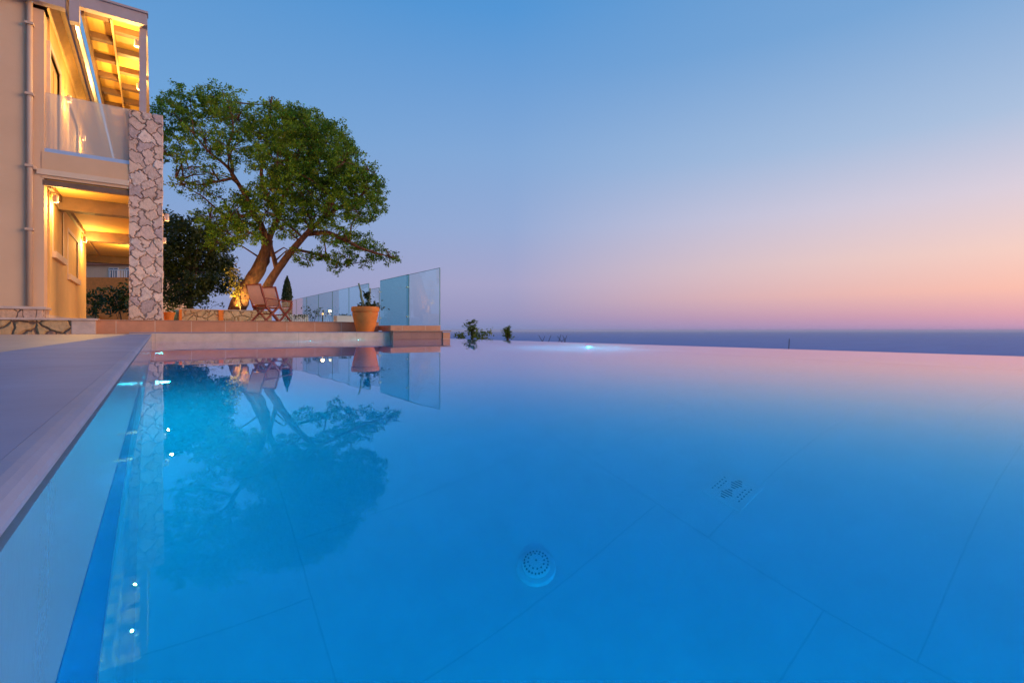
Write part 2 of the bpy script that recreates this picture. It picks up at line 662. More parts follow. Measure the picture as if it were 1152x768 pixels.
us = [-400, -200, -90, -40, -20, -10, -4.2, -3.8, 0, 3, 5.2, 6.3, 6.6, 7.0, 7.6, 8.5, 10, 13, 18, 26, 40, 70, 130, 230, 420]
vs_ = [-420, -200, -90, -40, -20, -12, -6, -3, 0, 3, 6, 9, 12, 16, 20, 24, 28, 33, 38, 45, 60, 90, 150, 260, 450]
bm = bmesh.new()
grid = [[bm.verts.new((u, v, land_z(u, v) + (random.random() - .5) * (.0 if abs(u) < 6.2 and abs(v) < 34 else min(1.2, .02 * max(abs(u), abs(v)))))) for v in vs_] for u in us]
for i in range(len(us) - 1):
    for j in range(len(vs_) - 1):
        uc, vc = (us[i] + us[i + 1]) / 2, (vs_[j] + vs_[j + 1]) / 2
        if -0.5 < uc - 0 < 6.4 and -6 < vc < 12:
            for q in (grid[i][j], grid[i + 1][j], grid[i + 1][j + 1], grid[i][j + 1]):
                q.co.z = min(q.co.z, -1.9)
        bm.faces.new((grid[i][j], grid[i + 1][j], grid[i + 1][j + 1], grid[i][j + 1]))
mb = MB(); mb.bm.free(); mb.bm = bm
tag(mb.build('ground', M['hill'], smooth=True), kind='structure')

bm = bmesh.new()
c0 = bm.verts.new((0, 0, -60))
rings = []
for rad in (300, 900, 2500, 6000, 12000, 19000, 26000):
    rings.append([bm.verts.new((rad * math.cos(2 * math.pi * k / 96), rad * math.sin(2 * math.pi * k / 96), -60)) for k in range(96)])
for k in range(96):
    bm.faces.new((c0, rings[0][k], rings[0][(k + 1) % 96]))
for r0, r1 in zip(rings, rings[1:]):
    for k in range(96):
        bm.faces.new((r0[k], r1[k], r1[(k + 1) % 96], r0[(k + 1) % 96]))
mb = MB(); mb.bm.free(); mb.bm = bm
tag(mb.build('sea', M['sea']), kind='structure')

# ------------------------------------------------------------------ pool shell and water
NV = -3.2                      # near end of the pool, behind the camera
tag(MB().poly([(WU - .6, NV - .4), (ED0[0] + .3, NV - .4), (edge_u(FV + .4) + .3, FV + .4), (WU - .6, FV + .4)], -DP - .3, -DP).build('pool_floor', M['pool_floor']), kind='structure')
tag(MB().box(WU - .40, WU, NV, FV + .3, -DP, -.30).build('pool_wall', M['pool_wall']), kind='structure')
tag(MB().box(WU - .40, WU - .0005, NV, FV + .3, -.2995, -.004).build('painted_reflection_band', M['reflection_blue']), kind='structure')  # plain underwater wall, recoloured for the reflection seen on it
tag(MB().box(WU - .40, WU - .0008, NV, FV + .3, -.0035, .1185).build('waterline_tiles', M['waterline']), kind='structure')
tag(MB().box(WU, edge_u(FV) - .01, FV + .004, FV + .3, -DP, -.012).build('pool_end_wall', M['pool_wall']), kind='structure')
tag(MB().box(WU - .4, ED0[0] + .2, NV - .3, NV, -DP, .1).build('pool_near_wall', M['pool_wall']), kind='structure')
tag(MB().poly([(edge_u(NV) - .28, NV), (edge_u(NV), NV), (edge_u(FV), FV), (edge_u(FV) - .28, FV)], -DP, -.006).build('pool_edge_wall', M['pool_wall']), kind='structure')
w = MB()
wp = [(WU - .05, NV - .05), (edge_u(NV - .05) + .004, NV - .05), (edge_u(FV + .05) + .004, FV + .05), (WU - .05, FV + .05)]
w.poly(wp, -DP - .03, 0)
tag(w.build('pool_water', M['water']), kind='structure')

# left coping: grey slabs with a rounded paler lip, then the warm paving beyond
cop = MB()
cop.prism([(-.365, .1195), (-.0612, .1195), (-.0612, .137), (-.365, .137)], NV - .3, FV + .0)
tag(cop.build('coping', M['coping']), kind='structure')
lip = MB()
pts = [(-.061, .119), (-.054, .119)]
for k in range(9):
    a = -math.pi / 2 + math.pi * k / 8
    pts.append((-.0545 + .009 * math.cos(a), .128 + .009 * math.sin(a)))
pts += [(-.061, .137)]
clean = []
for p in pts:
    if not clean or (abs(p[0] - clean[-1][0]) + abs(p[1] - clean[-1][1])) > 6e-4:
        clean.append(p)
lip.prism(clean, NV - .3, FV + .0)
tag(lip.build('coping_edge', M['coping_edge'], smooth=False), kind='structure')
tag(MB().box(-14, -.366, -8, FV + .70, -.3, .134).build('deck', M['deck_warm']), kind='structure')

# far end: cream tread, nosing, terracotta riser, upper terrace
RV = FV + .70
tread = MB()
tread.box(-.365, 4.36, FV - .012, RV, -.0115, .152)
tag(tread.build('step', M['tread']), kind='structure')
tag(MB().box(-.365, 4.36, FV - .03, FV + .10, .1525, .167, .006).build('step_edge', M['coping_edge']), kind='structure')
tag(MB().box(-14, 4.36, RV, 31, -.5, .375).build('terrace', M['riser']), kind='structure')
tag(MB().box(-14, 4.36, RV - .015, 31, .3755, .394, .004).build('terrace_paving', M['terrace']), kind='structure')
# raised end under the glass screen
tag(MB().box(4.36, 5.60, FV - .20, 31, -1.3, .172).build('terrace_end', M['plum']), kind='structure')
tag(MB().box(5.60, 5.79, FV - .23, FV + .35, -1.3, .150).build('end_pier', M['riser']), kind='structure')
tag(MB().box(4.33, 5.81, FV - .25, FV + .40, .1725, .196, .005).build('end_cap', M['terrace']), kind='structure')
tag(MB().box(4.36, 5.62, FV - .06, 31, .1965, .312, .004).build('terrace_kerb', M['riser']), kind='structure')

# ------------------------------------------------------------------ house
VB = 11.8
SU = -1.542
house = empty('house', (-1.6, VB, .39))
tag(house, 'two storey beige house with stone pillar, lit loggia, glass balcony and pergola', 'house')
HO = Vector((-1.6, VB, .39))


def hp(mb, name, mat, parent=None, **k):
    return mb.build(name, mat, parent or house, shift=HO, **k)


# front wall block and side wall
hp(MB().box(-9, -1.80, VB, 18, .60, 7.2), 'front_wall', M['wall'])
hp(MB().box(-1.80, SU - .03, VB + .012, VB + .35, .60, 5.75), 'corner_pier', M['wall'])
sw = MB()
T = .28
W1 = (12.50, 13.75, 1.66, 2.60)
W2 = (14.45, 16.1, 1.42, 2.34)
DU = (12.15, 13.3, 3.32, 5.25)
DU2 = (14.5, 16.2, 3.32, 5.2)


def wall_with_holes(mb, x0, x1, y0, y1, z0, z1, holes):
    ys = sorted({y0, y1, *[h[0] for h in holes], *[h[1] for h in holes]})
    for a, b in zip(ys, ys[1:]):
        hs = sorted([h for h in holes if h[0] <= a and h[1] >= b], key=lambda h: h[2])
        z = z0
        for h in hs:
            if h[2] > z:
                mb.box(x0, x1, a, b, z, h[2])
            z = h[3]
        if z < z1:
            mb.box(x0, x1, a, b, z, z1)


wall_with_holes(sw, SU - T, SU, VB + .352, 18, .40, 2.84, [W1, W2])
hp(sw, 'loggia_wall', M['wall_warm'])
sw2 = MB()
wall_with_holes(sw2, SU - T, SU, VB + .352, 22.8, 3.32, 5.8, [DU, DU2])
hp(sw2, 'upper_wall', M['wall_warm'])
for k, Wn in enumerate((W1, W2)):
    y0, y1, z0, z1 = Wn
    fr = MB()
    fr.box(SU - .1, SU + .01, y0 - .08, y0, z0 - .0, z1 + .08)
    fr.box(SU - .1, SU + .01, y1, y1 + .08, z0 - .0, z1 + .08)
    fr.box(SU - .1, SU + .01, y0, y1, z1, z1 + .08)
    f = hp(fr, 'window', M['trim'])
    sl = MB().box(SU - .1, SU + .06, y0 - .1, y1 + .1, z0 - .12, z0 - .001)
    hp(sl, 'sill', M['trim'], f)
    sh = MB().box(SU - .05, SU - .012, y0, y1, z0, z1)
    hp(sh, 'shutter', M['shutter'], f)
for D_ in (DU, DU2):
    y0, y1, z0, z1 = D_
    d = MB().box(SU - .10, SU - .035, y0, y1, z0, z1)
    dd = hp(d, 'balcony_door', M['door'])
    g = MB()
    g.box(SU - .030, SU - .02, y0 + .12, (y0 + y1) / 2 - .05, z0 + .15, z1 - .15)
    g.box(SU - .030, SU - .02, (y0 + y1) / 2 + .05, y1 - .12, z0 + .15, z1 - .15)
    hp(g, 'pane', M['shutter'], dd)  # opaque ochre stands in for lit curtains behind the glass
    t_ = MB()
    t_.box(SU - .1, SU + .02, y0 - .1, y0, z0, z1 + .1)
    t_.box(SU - .1, SU + .02, y1, y1 + .1, z0, z1 + .1)
    t_.box(SU - .1, SU + .02, y0, y1, z1, z1 + .1)
    hp(t_, 'door_frame', M['trim'], dd)
# skirting ledge along loggia wall
hp(MB().box(SU - .01, SU + .04, VB - .02, 18.0, .395, .47), 'skirting', M['trim'])
# balcony slab, edge profile, ceiling and beams
hp(MB().box(SU - .06, -.392, VB, 22.9, 2.84, 3.30), 'balcony_slab', M['slab'])
hp(MB().box(SU - .12, -.396, VB - .03, VB - .001, 2.895, 2.99), 'slab_trim', M['trim'])
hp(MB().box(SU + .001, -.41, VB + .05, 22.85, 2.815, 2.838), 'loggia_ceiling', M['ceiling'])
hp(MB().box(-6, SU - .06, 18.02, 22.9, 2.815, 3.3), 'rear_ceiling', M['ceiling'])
hp(MB().box(SU - .05, -.393, VB + .01, VB + .10, 2.72, 2.814), 'edge_beam', M['wood'])
for v in (13.1, 17.2, 22.6):
    hp(MB().box((SU if v < 18 else -6), -.40, v, v + .28, 2.56, 2.812), 'ceiling_beam', M['wood'])
hp(MB().box(SU + .001, SU + .06, VB + .1, 18, 2.70, 2.814), 'wall_beam', M['wood'])
def clad_box(x0, x1, y0, y1, z0, z1, cell, res, name):
    """a box clad all round in irregular flat stones that really stand out from recessed joints"""
    P_ = 2 * ((x1 - x0) + (y1 - y0))
    ns, nz = int(round(P_ / cell)), int(round((z1 - z0) / cell))
    sd_, col_ = [], []
    pal = np.array([(.52, .37, .29), (.64, .46, .36), (.57, .42, .34), (.68, .50, .38), (.64, .46, .34), (.66, .52, .43), (.48, .36, .32)])
    for a in range(ns):
        for b in range(-1, nz + 1):
            sd_.append(((a + .5 + RNG.uniform(-.46, .46)) * P_ / ns, z0 + (b + .5 + RNG.uniform(-.46, .46)) * (z1 - z0) / nz))
            col_.append(pal[RNG.integers(len(pal))] * RNG.uniform(.98, 1.22))
    sd_, col_ = np.array(sd_), np.array(col_)
    dep = RNG.uniform(-.006, .012, len(sd_))
    tx, ty = RNG.uniform(-.07, .07, len(sd_)), RNG.uniform(-.07, .07, len(sd_))
    def side(n0, L):
        n_ = max(2, int(round(L / res)))
        return [L * q / n_ for q in range(n_)]
    cols_ = []
    lx, ly = x1 - x0, y1 - y0
    for d_ in side(0, lx): cols_.append((x0 + d_, y0, 0, -1, d_))
    for d_ in side(0, ly): cols_.append((x1, y0 + d_, 1, 0, lx + d_))
    for d_ in side(0, lx): cols_.append((x1 - d_, y1, 0, 1, lx + ly + d_))
    for d_ in side(0, ly): cols_.append((x0, y1 - d_, -1, 0, 2 * lx + ly + d_))
    cols_ = np.array(cols_)
    m_ = int(round((z1 - z0) / res))
    zz_ = np.linspace(z0, z1, m_ + 1)
    nc = len(cols_)
    S_, Z_ = np.meshgrid(cols_[:, 4], zz_, indexing='ij')
    wS = S_ + .018 * np.sin(Z_ * 31 + S_ * 17) + .010 * np.sin(Z_ * 73 - S_ * 41)
    wZ = Z_ + .018 * np.sin(S_ * 29 - Z_ * 13) + .010 * np.sin(S_ * 67 + Z_ * 57)
    q = np.stack([wS.ravel(), wZ.ravel()], 1)
    out_d, out_c = np.empty(len(q)), np.empty((len(q), 4))
    for c0_ in range(0, len(q), 4000):
        qq = q[c0_:c0_ + 4000]
        ds = qq[:, None, 0] - sd_[None, :, 0]
        ds = (ds + P_ / 2) % P_ - P_ / 2
        dz = qq[:, None, 1] - sd_[None, :, 1]
        D_ = np.hypot(ds, dz * 1.0)
        o_ = np.argpartition(D_, 1, axis=1)[:, :2]
        d2 = np.take_along_axis(D_, o_, 1)
        sw_ = d2[:, 0] > d2[:, 1]
        i1 = np.where(sw_, o_[:, 1], o_[:, 0]); i2 = np.where(sw_, o_[:, 0], o_[:, 1])
        r_ = np.arange(len(qq))
        df_ = sd_[i1] - sd_[i2]
        df_[:, 0] = (df_[:, 0] + P_ / 2) % P_ - P_ / 2
        sep_ = np.hypot(df_[:, 0], df_[:, 1])
        e_ = (D_[r_, i2] ** 2 - D_[r_, i1] ** 2) / (2 * np.maximum(sep_, .05))
        edge = np.clip((e_ - .003) / .014, 0, 1)
        edge = edge * edge * (3 - 2 * edge)
        out_d[c0_:c0_ + 4000] = -.022 * (1 - edge) + edge * (dep[i1] + tx[i1] * ds[r_, i1] + ty[i1] * dz[r_, i1])
        mk = np.clip((e_ - .002) / .006, 0, 1)[:, None]
        out_c[c0_:c0_ + 4000, :3] = col_[i1] * mk + np.array([.17, .105, .075]) * (1 - mk)
        out_c[c0_:c0_ + 4000, 3] = 1
    out_d = out_d.reshape(nc, m_ + 1) + RNG.normal(size=(nc, m_ + 1)) * .0009
    V_ = np.empty((nc, m_ + 1, 3))
    V_[:, :, 0] = cols_[:, 0:1] + cols_[:, 2:3] * out_d
    V_[:, :, 1] = cols_[:, 1:2] + cols_[:, 3:4] * out_d
    V_[:, :, 2] = zz_[None, :]
    idx = np.arange(nc * (m_ + 1)).reshape(nc, m_ + 1)
    nx_ = np.roll(idx, -1, axis=0)
    F_ = np.stack([idx[:, :-1], nx_[:, :-1], nx_[:, 1:], idx[:, 1:]], -1).reshape(-1, 4)
    me = bpy.data.meshes.new(name)
    verts = (V_.reshape(-1, 3) - np.array(HO)[None]).tolist()
    faces = F_.tolist() + [idx[:, -1].tolist(), idx[::-1, 0].tolist()]
    me.from_pydata(verts, [], faces)
    at_ = me.color_attributes.new('stone', 'FLOAT_COLOR', 'POINT')
    at_.data.foreach_set('color', out_c.astype(np.float32).ravel())
    me.materials.append(M['stone_clad'])
    o = bpy.data.objects.new(name, me)
    C.objects.link(o)
    o.parent = house
    return o


def clad_mat():
    m, nt, b = new_mat('flagstone_cladding')
    a_ = N(nt, 'ShaderNodeVertexColor')
    a_.layer_name = 'stone'
    v = objcoord(nt)
    n1 = noise(nt, v, 16, 8, .7)
    r = ramp(nt, [(.28, (.66, .64, .62)), (.5, (1, 1, 1)), (.75, (1.18, 1.15, 1.12))])
    nt.links.new(n1.outputs['Fac'], r.inputs['Fac'])
    nt.links.new(mix(nt, 1.0, a_.outputs['Color'], r.outputs['Color'], 'MULTIPLY'), b.inputs['Base Color'])
    b.inputs['Roughness'].default_value = .85
    bump(nt, b, n1.outputs['Fac'], .5, .02)
    return m


M['stone_clad'] = clad_mat()
# stone pillars under the balcony edge
for k, v in enumerate((VB - .02, 14.9, 19.2)):
    clad_box(-.392, .118, v, v + .5, .392, 4.33 if k == 0 else 2.84, .20, .0115 if k == 0 else .04, 'stone_pillar')
# balcony balustrade
bal = MB().box(SU - .04, -.40, VB + .10, VB + .112, 3.33, 4.365)
bo = hp(bal, 'balcony_glass', M['milky'])
hp(MB().box(SU - .05, -.395, VB + .04, VB + .16, 3.301, 3.375), 'glass_channel', M['zinc'], bo)
bal2 = MB().box(-.32, -.308, VB + .5, 22.7, 3.33, 4.365)
bo2 = hp(bal2, 'side_balcony_glass', M['milky'])
hp(MB().box(-.37, -.26, VB + .5, 22.8, 3.301, 3.375), 'side_glass_channel', M['zinc'], bo2)
# downpipe with clips
dp_ = MB().tube([(-1.745, VB - .05, .62), (-1.745, VB - .05, 7.0)], .04, 14)
dpo = hp(dp_, 'downpipe', M['pipe'], smooth=True)
for z in (1.9, 2.98, 4.2, 5.4):
    hp(MB().box(-1.80, -1.69, VB - .11, VB - .001, z, z + .04), 'pipe_clip', M['pipe'], dpo)
hp(MB().tube([(-1.745, VB - .05, 2.98), (-1.66, VB - .05, 2.98)], .03, 10), 'pipe_branch', M['pipe'], dpo, smooth=True)
# two-tier plinth
pl = MB().box(-9, -1.18, RV - .16, VB + .3, .130, .372)
hp(pl, 'lower_plinth', M['stone_yellow'])
hp(MB().box(-1.18, -.86, RV - .17, VB + .01, .130, .372, .01), 'plinth_corner_stone', M['cap'])
hp(MB().box(-9, -.835, RV - .20, VB + .32, .3725, .410, .006), 'lower_plinth_cap', M['cap'])
hp(MB().box(-9, SU - .0, RV - .06, VB + .3, .4105, .555), 'upper_plinth', M['stone'])
hp(MB().box(-9, SU + .03, RV - .10, VB + .33, .5555, .60, .006), 'upper_plinth_cap', M['cap'])
# main roof overhang over the balcony and pergola beyond
hp(MB().box(-9.2, -1.28, VB - .18, VB - .02, 5.80, 6.02), 'front_fascia', M['metal_pale'])
hp(MB().box(-9.2, -1.24, VB - .02, 23, 6.20, 6.34), 'eaves_soffit', M['wood_light'])
for u in (-1.50, -1.36):
    hp(MB().box(u - .035, u + .035, VB + .0, 22.9, 5.93, 6.198), 'eaves_beam', M['wood'])
hp(MB().prism([(SU, 5.80), (-1.30, 6.10), (-1.30, 6.17), (SU, 5.90)], VB + .05, 22.9), 'soffit_board', M['wood_light'])
hp(MB().box(-1.225, -1.09, VB - .16, VB + .0, 5.62, 6.5), 'roof_bracket', M['metal_pale'])
hp(MB().box(-1.195, -1.135, VB, 22.9, 5.75, 5.83), 'gutter', M['zinc'])
pg = MB()
pg.box(-1.09, -.12, VB - .14, VB + .0, 5.92, 6.13)
pg.box(-1.09, -.105, VB - .17, VB + .02, 6.131, 6.17)
hp(pg, 'pergola_fascia', M['metal_pale'])
hp(MB().box(-.20, -.12, VB + .0, 22.9, 5.92, 6.13), 'pergola_edge_beam', M['metal_pale'])
hp(MB().box(-.245, -.135, VB + .002, VB + .11, 4.332, 5.915), 'pergola_post', M['metal_pale'])
hp(MB().box(-1.085, -1.04, VB + .0, 22.9, 5.84, 6.13), 'pergola_edge_beam', M['wood'])
hp(MB().box(-.675, -.645, VB + .0, 22.9, 5.90, 6.13), 'pergola_divider', M['wood_light'])
k = 0
v = VB + .05
while v < 22.6:
    hp(MB().box(-1.04, -.676, v, v + .15, 5.94, 6.05), 'pergola_beam', M['wood'])
    if v + .5 < 22.6:
        hp(MB().box(-.644, -.20, v + .42, v + .57, 5.94, 6.05), 'pergola_beam', M['wood'])
    v += .92
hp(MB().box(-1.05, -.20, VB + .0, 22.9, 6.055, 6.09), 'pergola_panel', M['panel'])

# wall lamps: small down-shining cylinders
WARM = (1.0, .56, .14)


def wall_lamp(loc, normal, label, energy, group=None):
    t = empty('wall_lamp', loc)
    tag(t, label, 'wall lamp', group)
    nx, ny = normal
    b = MB().lathe([(.0, .17), (.045, .17), (.048, .165), (.048, 0.0), (.040, 0.0), (.040, .03), (.0, .03)][::-1], 20)
    b.build('lamp_body', M['metal_pale'], t, smooth=False)
    MB().box(-.05 * abs(ny) - .06 * (nx > 0) - .0, .05 * abs(ny) + .06 * (nx < 0), -.05 * abs(nx) - .06 * (ny > 0), .05 * abs(nx) + .06 * (ny < 0), .05, .13).build('bracket', M['metal_pale'], t)
    MB().lathe([(.036, .012), (.036, .022)], 20).build('bulb', M['warm_glow'], t)
    light('wall_lamp_light', 'POINT', (nx * .10, ny * .10, -.12), energy, WARM, t, shadow_soft_size=.025)
    t.scale = (.8, .8, .8)
    return t


wall_lamp((SU + .07, 12.26, 2.52), (1, 0), 'nearer cylinder wall lamp glowing under the loggia ceiling beside the first window', 56)
wall_lamp((SU + .07, 16.95, 2.48), (1, 0), 'farther cylinder wall lamp glowing in the loggia past the second window', 85)
wall_lamp((-.47, 19.45, 2.44), (-1, 0), 'unseen wall lamp added deep in the loggia on the inner side of the rear stone pillar', 90)  # hidden lamp, added to light the rear ceiling bay
wall_lamp((SU + .07, 14.02, 5.0), (1, 0), 'nearer wall lamp behind the balcony glass beside the first balcony door', 52)
wall_lamp((SU + .07, 16.62, 5.0), (1, 0), 'farther wall lamp low behind the balcony glass', 60)
wall_lamp((.188, VB + .25, 2.36), (1, 0), 'bright lamp on the side of the front stone pillar facing the dark tree', 9)
wall_lamp((.188, 15.15, 2.36), (1, 0), 'small far lamp glimmering beside the stone pillar below the brighter one', 9)
wall_lamp((-.29, VB + .20, 5.62), (-1, 0), 'lamp at the top of the pergola post under the roof panels', 85)
wall_lamp((-.30, VB + 2.3, 5.62), (-1, 0), 'second pergola lamp further back glowing on the roof panels', 85)

# ------------------------------------------------------------------ pool fittings
COOL = (.01, .86, 1.0)


def pool_light(loc, normal, label, energy):
    t = empty('pool_light', loc)
    tag(t, label, 'pool light', 'round lights set under the water of the pool')
    Mx = Vector((0, 0, 1)).rotation_difference(Vector(normal)).to_matrix()
    t.rotation_euler = Mx.to_euler()
    MB().lathe([(.0, .0), (.09, .0), (.09, .03), (.08, .045), (.062, .048)], 32).build('housing', M['fix_white'], t)
    MB().lathe([(.060, .0482), (.060, .056), (.03, .062)], 32).build('lens', M['cool_glow'], t)
    light('pool_light_beam', 'POINT', (0, 0, .085), energy, COOL, t, shadow_soft_size=.02)
    return t


PE = 118
pool_light((WU, 3.04, -.60), (1, 0, 0), 'nearer blue pool light on the left wall with its glow beside the coping', PE * .26)
pool_light((WU, 6.10, -.60), (1, 0, 0), 'farther blue pool light on the left wall near the far corner', PE * .07)
pool_light((WU, -.30, -.60), (1, 0, 0), 'unseen pool light added low on the left wall right beside the viewpoint', PE * .55)  # out of view, added to even out the glow in the water
pool_light((2.62, FV + .004, -1.12), (0, -1, 0), 'left one of two white spots by the far end wall below the chairs', PE * .35)
pool_light((3.62, FV + .004, -.16), (0, -1, 0), 'right one of two white spots by the far end wall before the flower pot', PE * .08)
eu = edge_u(5.4) - .28
pool_light((eu, 5.4, -1.15), (-1, .03, 0), 'single bright pool light out by the infinity edge', PE * 1.7)
pool_light((edge_u(-.9) - .28, -.9, -1.15), (-1, .03, 0), 'unseen pool light added on the infinity edge wall beyond the right border of the picture', PE * 1.1)  # added past the right border to brighten that side of the water
pool_light((2.7, NV, -.8), (0, 1, 0), 'unseen pool light added on the near end wall behind the viewpoint', PE * 1.0)  # added behind the camera as fill for the near water


def floor_fit(x, y):
    """world point on the pool floor seen through the water at photo pixel (x, y)"""
    t = (x - CX) / FPX
    Y = EYE * FPX / (y - HY)
    r = math.hypot(1, t)
    rf = math.asin(math.sin(math.atan2(Y * r, EYE)) / 1.333)
    Y2 = (Y * r + DP * math.tan(rf)) / r
    return Vector((Y2 * (t * cT + sT), Y2 * (cT - t * sT), -DP))


p = floor_fit(603, 638)
d = empty('pool_drain', p)
tag(d, 'round white domed drain with small holes on the pool floor', 'pool drain')
MB().lathe([(.068, 0), (.068, .003), (.064, .009), (.052, .012)], 40).build('rim', M['fix_white'], d, smooth=False)
MB().lathe([(.051, .010), (.046, .019), (.03, .026), (.012, .029), (.0005, .0295)], 40).build('dome', M['fix_white'], d, smooth=True)
for rr, nn, zz in ((.041, 22, .0222), (.028, 12, .0268)):
    for q in range(nn):
        a = 2 * math.pi * q / nn
        MB().lathe([(.0028, zz - .004), (.0028, zz + .0006)], 8, rr * math.cos(a), rr * math.sin(a)).build('hole', M['slot'], d)
MB().lathe([(.003, .025), (.003, .0305)], 10).build('hole', M['slot'], d)

p = floor_fit(823, 550)
gS = .168
g = empty('floor_grate', p)
tag(g, 'square white slotted grate lying on the pool floor', 'pool grate')
fr = MB()
a = gS / 2
fr.box(-a, a, -a, -a + .02, 0, .004); fr.box(-a, a, a - .02, a, 0, .004)
fr.box(-a, -a + .02, -a + .02, a - .02, 0, .004); fr.box(a - .02, a, -a + .02, a - .02, 0, .004)
fr.build('grate_frame', M['fix_white'], g)
pl_ = MB().box(-a + .0205, a - .0205, -a + .0205, a - .0205, 0, .0035).build('grate_plate', M['fix_white'], g)
for sx in (-1, 1):
    for q in range(5):
        xx = sx * (.010 + q * .0125)
        hl = .009 + .0065 * min(q, 4 - q)
        MB().box(xx - .0024, xx + .0024, -hl, hl, .0036, .0042).build('slot', M['slot'], g)
for sy in (-1, 1):
    for rr_ in range(2):
        for q in range(4 + rr_ * 2):
            xx = (q - (3 + rr_ * 2) / 2) * .017
            yy = sy * (.040 + rr_ * .016)
            MB().lathe([(.0036, .0036), (.0036, .0042)], 8, xx, yy).build('slot', M['slot'], g)

# ------------------------------------------------------------------ glass screen along the sea side
gs = empty('glass_fence', (5.58, FV, .313))
tag(gs, 'clear greenish glass windscreen panels standing on the terrace kerb by the pool', 'glass fence')
GO = Vector((5.58, FV, .313))


def gpanel(u, v0, v1, z0, z1, mat=None):
    o = MB().box(u - .006, u + .006, v0, v1, z0, z1).build('glass_panel', mat or M['glass'], gs, shift=GO)
    e = MB()
    e.box(u - .009, u + .009, v0 - .014, v0 - .001, z0, z1 + .002)
    e.box(u - .008, u + .008, v0, v1, z1 + .001, z1 + .010)
    e.build('panel_edge', M['glass_edge'], o, shift=GO)
    return o


gpanel(5.60, FV - .06, 12.85, .318, 1.70, M['glass_pale'])
gpanel(5.575, 12.65, 14.75, .318, 1.70, M['glass_teal'])
gpanel(5.60, 14.9, 15.75, .318, 1.50, M['glass_pale'])
vv = 15.8
while vv < 28:
    gpanel(5.59, vv, vv + 2.0, .318, 1.70)
    vv += 2.03
for v in (12.75, 14.8, 15.78):
    for z in (.55, 1.35):
        MB().box(5.552, 5.63, v - .02, v + .03, z, z + .04).build('glass_clamp', M['alu'], gs, shift=GO)
MB().box(5.55, 5.63, FV - .05, 28, .3125, .3175).build('base_channel', M['alu'], gs, shift=GO)

# ------------------------------------------------------------------ big flower pot with tall stems
c = atv(411, 371, RV - .33)
pot = empty('flower_pot', (c.x, c.y, .152))
tag(pot, 'large terracotta pot with tall bare succulent stems by the glass screen', 'flower pot')
MB().lathe([(.185, 0), (.19, .01), (.215, .10), (.255, .26), (.285, .41), (.29, .455), (.275, .458), (.278, .47), (.305, .475), (.312, .53), (.306, .575), (.296, .585), (.27, .583), (.265, .52), (.262, .50)], 48).build('pot_body', M['terracotta'], pot, smooth=False)
MB().lathe([(.01, .50), (.262, .505), (.262, .515), (.01, .535)], 32).build('soil', M['soil'], pot)
st = MB()
for (x0, y0, x1, y1, h_, r_) in ((-.03, 0, -.14, .02, 1.12, .034), (.03, .03, .13, .03, 1.02, .028), (.06, -.05, .09, -.04, .86, .03), (.0, .05, -.02, .1, .74, .03)):
    n_ = 7
    st.tube([(x0 + (x1 - x0) * q / n_ + .01 * math.sin(q * 2 + h_ * 9), y0 + (y1 - y0) * q / n_, .5 + (h_ - .5) * q / n_) for q in range(n_ + 1)], [r_ * (1 - .45 * q / n_) for q in range(n_ + 1)], 9)
st.build('stems', M['grey_green_plant'], pot, smooth=True)
P = RNG.normal(size=(240, 3)) * np.array([.12, .1, .05]) + np.array([.12, 0, .60])
P2 = RNG.normal(size=(120, 3)) * np.array([.05, .05, .05]) + np.array([.05, 0, .84])
leaves_mesh('pot_leaves', np.concatenate([P, P2]), .07, M['leaf_dark'], pot)

# ------------------------------------------------------------------ folding chairs
def make_chair(name, label):
    t = empty(name)
    tag(t, label, 'chair', 'folding wooden chairs facing the sea')
    # local: faces +X, seat 0.46 high, width along Y
    hw = .27
    for s in (-1, 1):
        y = s * hw
        MB().bar((-.28, y, 0), (.24, y, .47), .03, .05).build('leg', M['redwood'], t)
        MB().bar((.30, y * .9, 0), (-.20, y * .9, .46), .03, .05).build('leg', M['redwood'], t)
        MB().bar((-.18, y, .40), (-.40, y, 1.04), .03, .045, (1, 0, 0)).build('back_post', M['redwood'], t)
        MB().bar((-.27, y, .66), (.27, y, .64), .06, .028).build('armrest', M['redwood'], t)
        MB().bar((.20, y, .44), (.24, y, .64), .03, .04, (1, 0, 0)).build('arm_support', M['redwood'], t)
    for a, b, w_ in (((-.20, -hw, .455), (-.20, hw, .455), .04), ((.24, -hw, .465), (.24, hw, .465), .04), ((-.24, -hw, .03), (-.24, hw, .03), .03), ((.26, -hw * .9, .04), (.26, hw * .9, .04), .03), ((0, -hw, .24), (0, hw, .24), .03), ((-.405, -hw, 1.03), (-.405, hw, 1.03), .03), ((-.29, -hw, .72), (-.29, hw, .72), .025)):
        MB().bar(a, b, w_, w_).build('cross_rail', M['redwood'], t)
    s_ = MB()
    n_ = 8
    A = []
    for q in range(n_ + 1):
        f = q / n_
        x = -.20 + .44 * f
        z = .468 - .05 * math.sin(math.pi * f)
        A.append((x, z))
    s_.prism(A + [(x, z + .006) for x, z in A[::-1]], -hw + .02, hw - .02)
    s_.build('seat_sling', M['sling'], t)
    b_ = MB()
    A = []
    for q in range(n_ + 1):
        f = q / n_
        x = -.215 + (-.185) * f - .035 * math.sin(math.pi * f)
        z = .50 + .52 * f
        A.append((x, z))
    b_.prism(A + [(x + .006, z) for x, z in A[::-1]], -hw + .018, hw - .018)
    b_.build('back_sling', M['sling'], t)
    return t


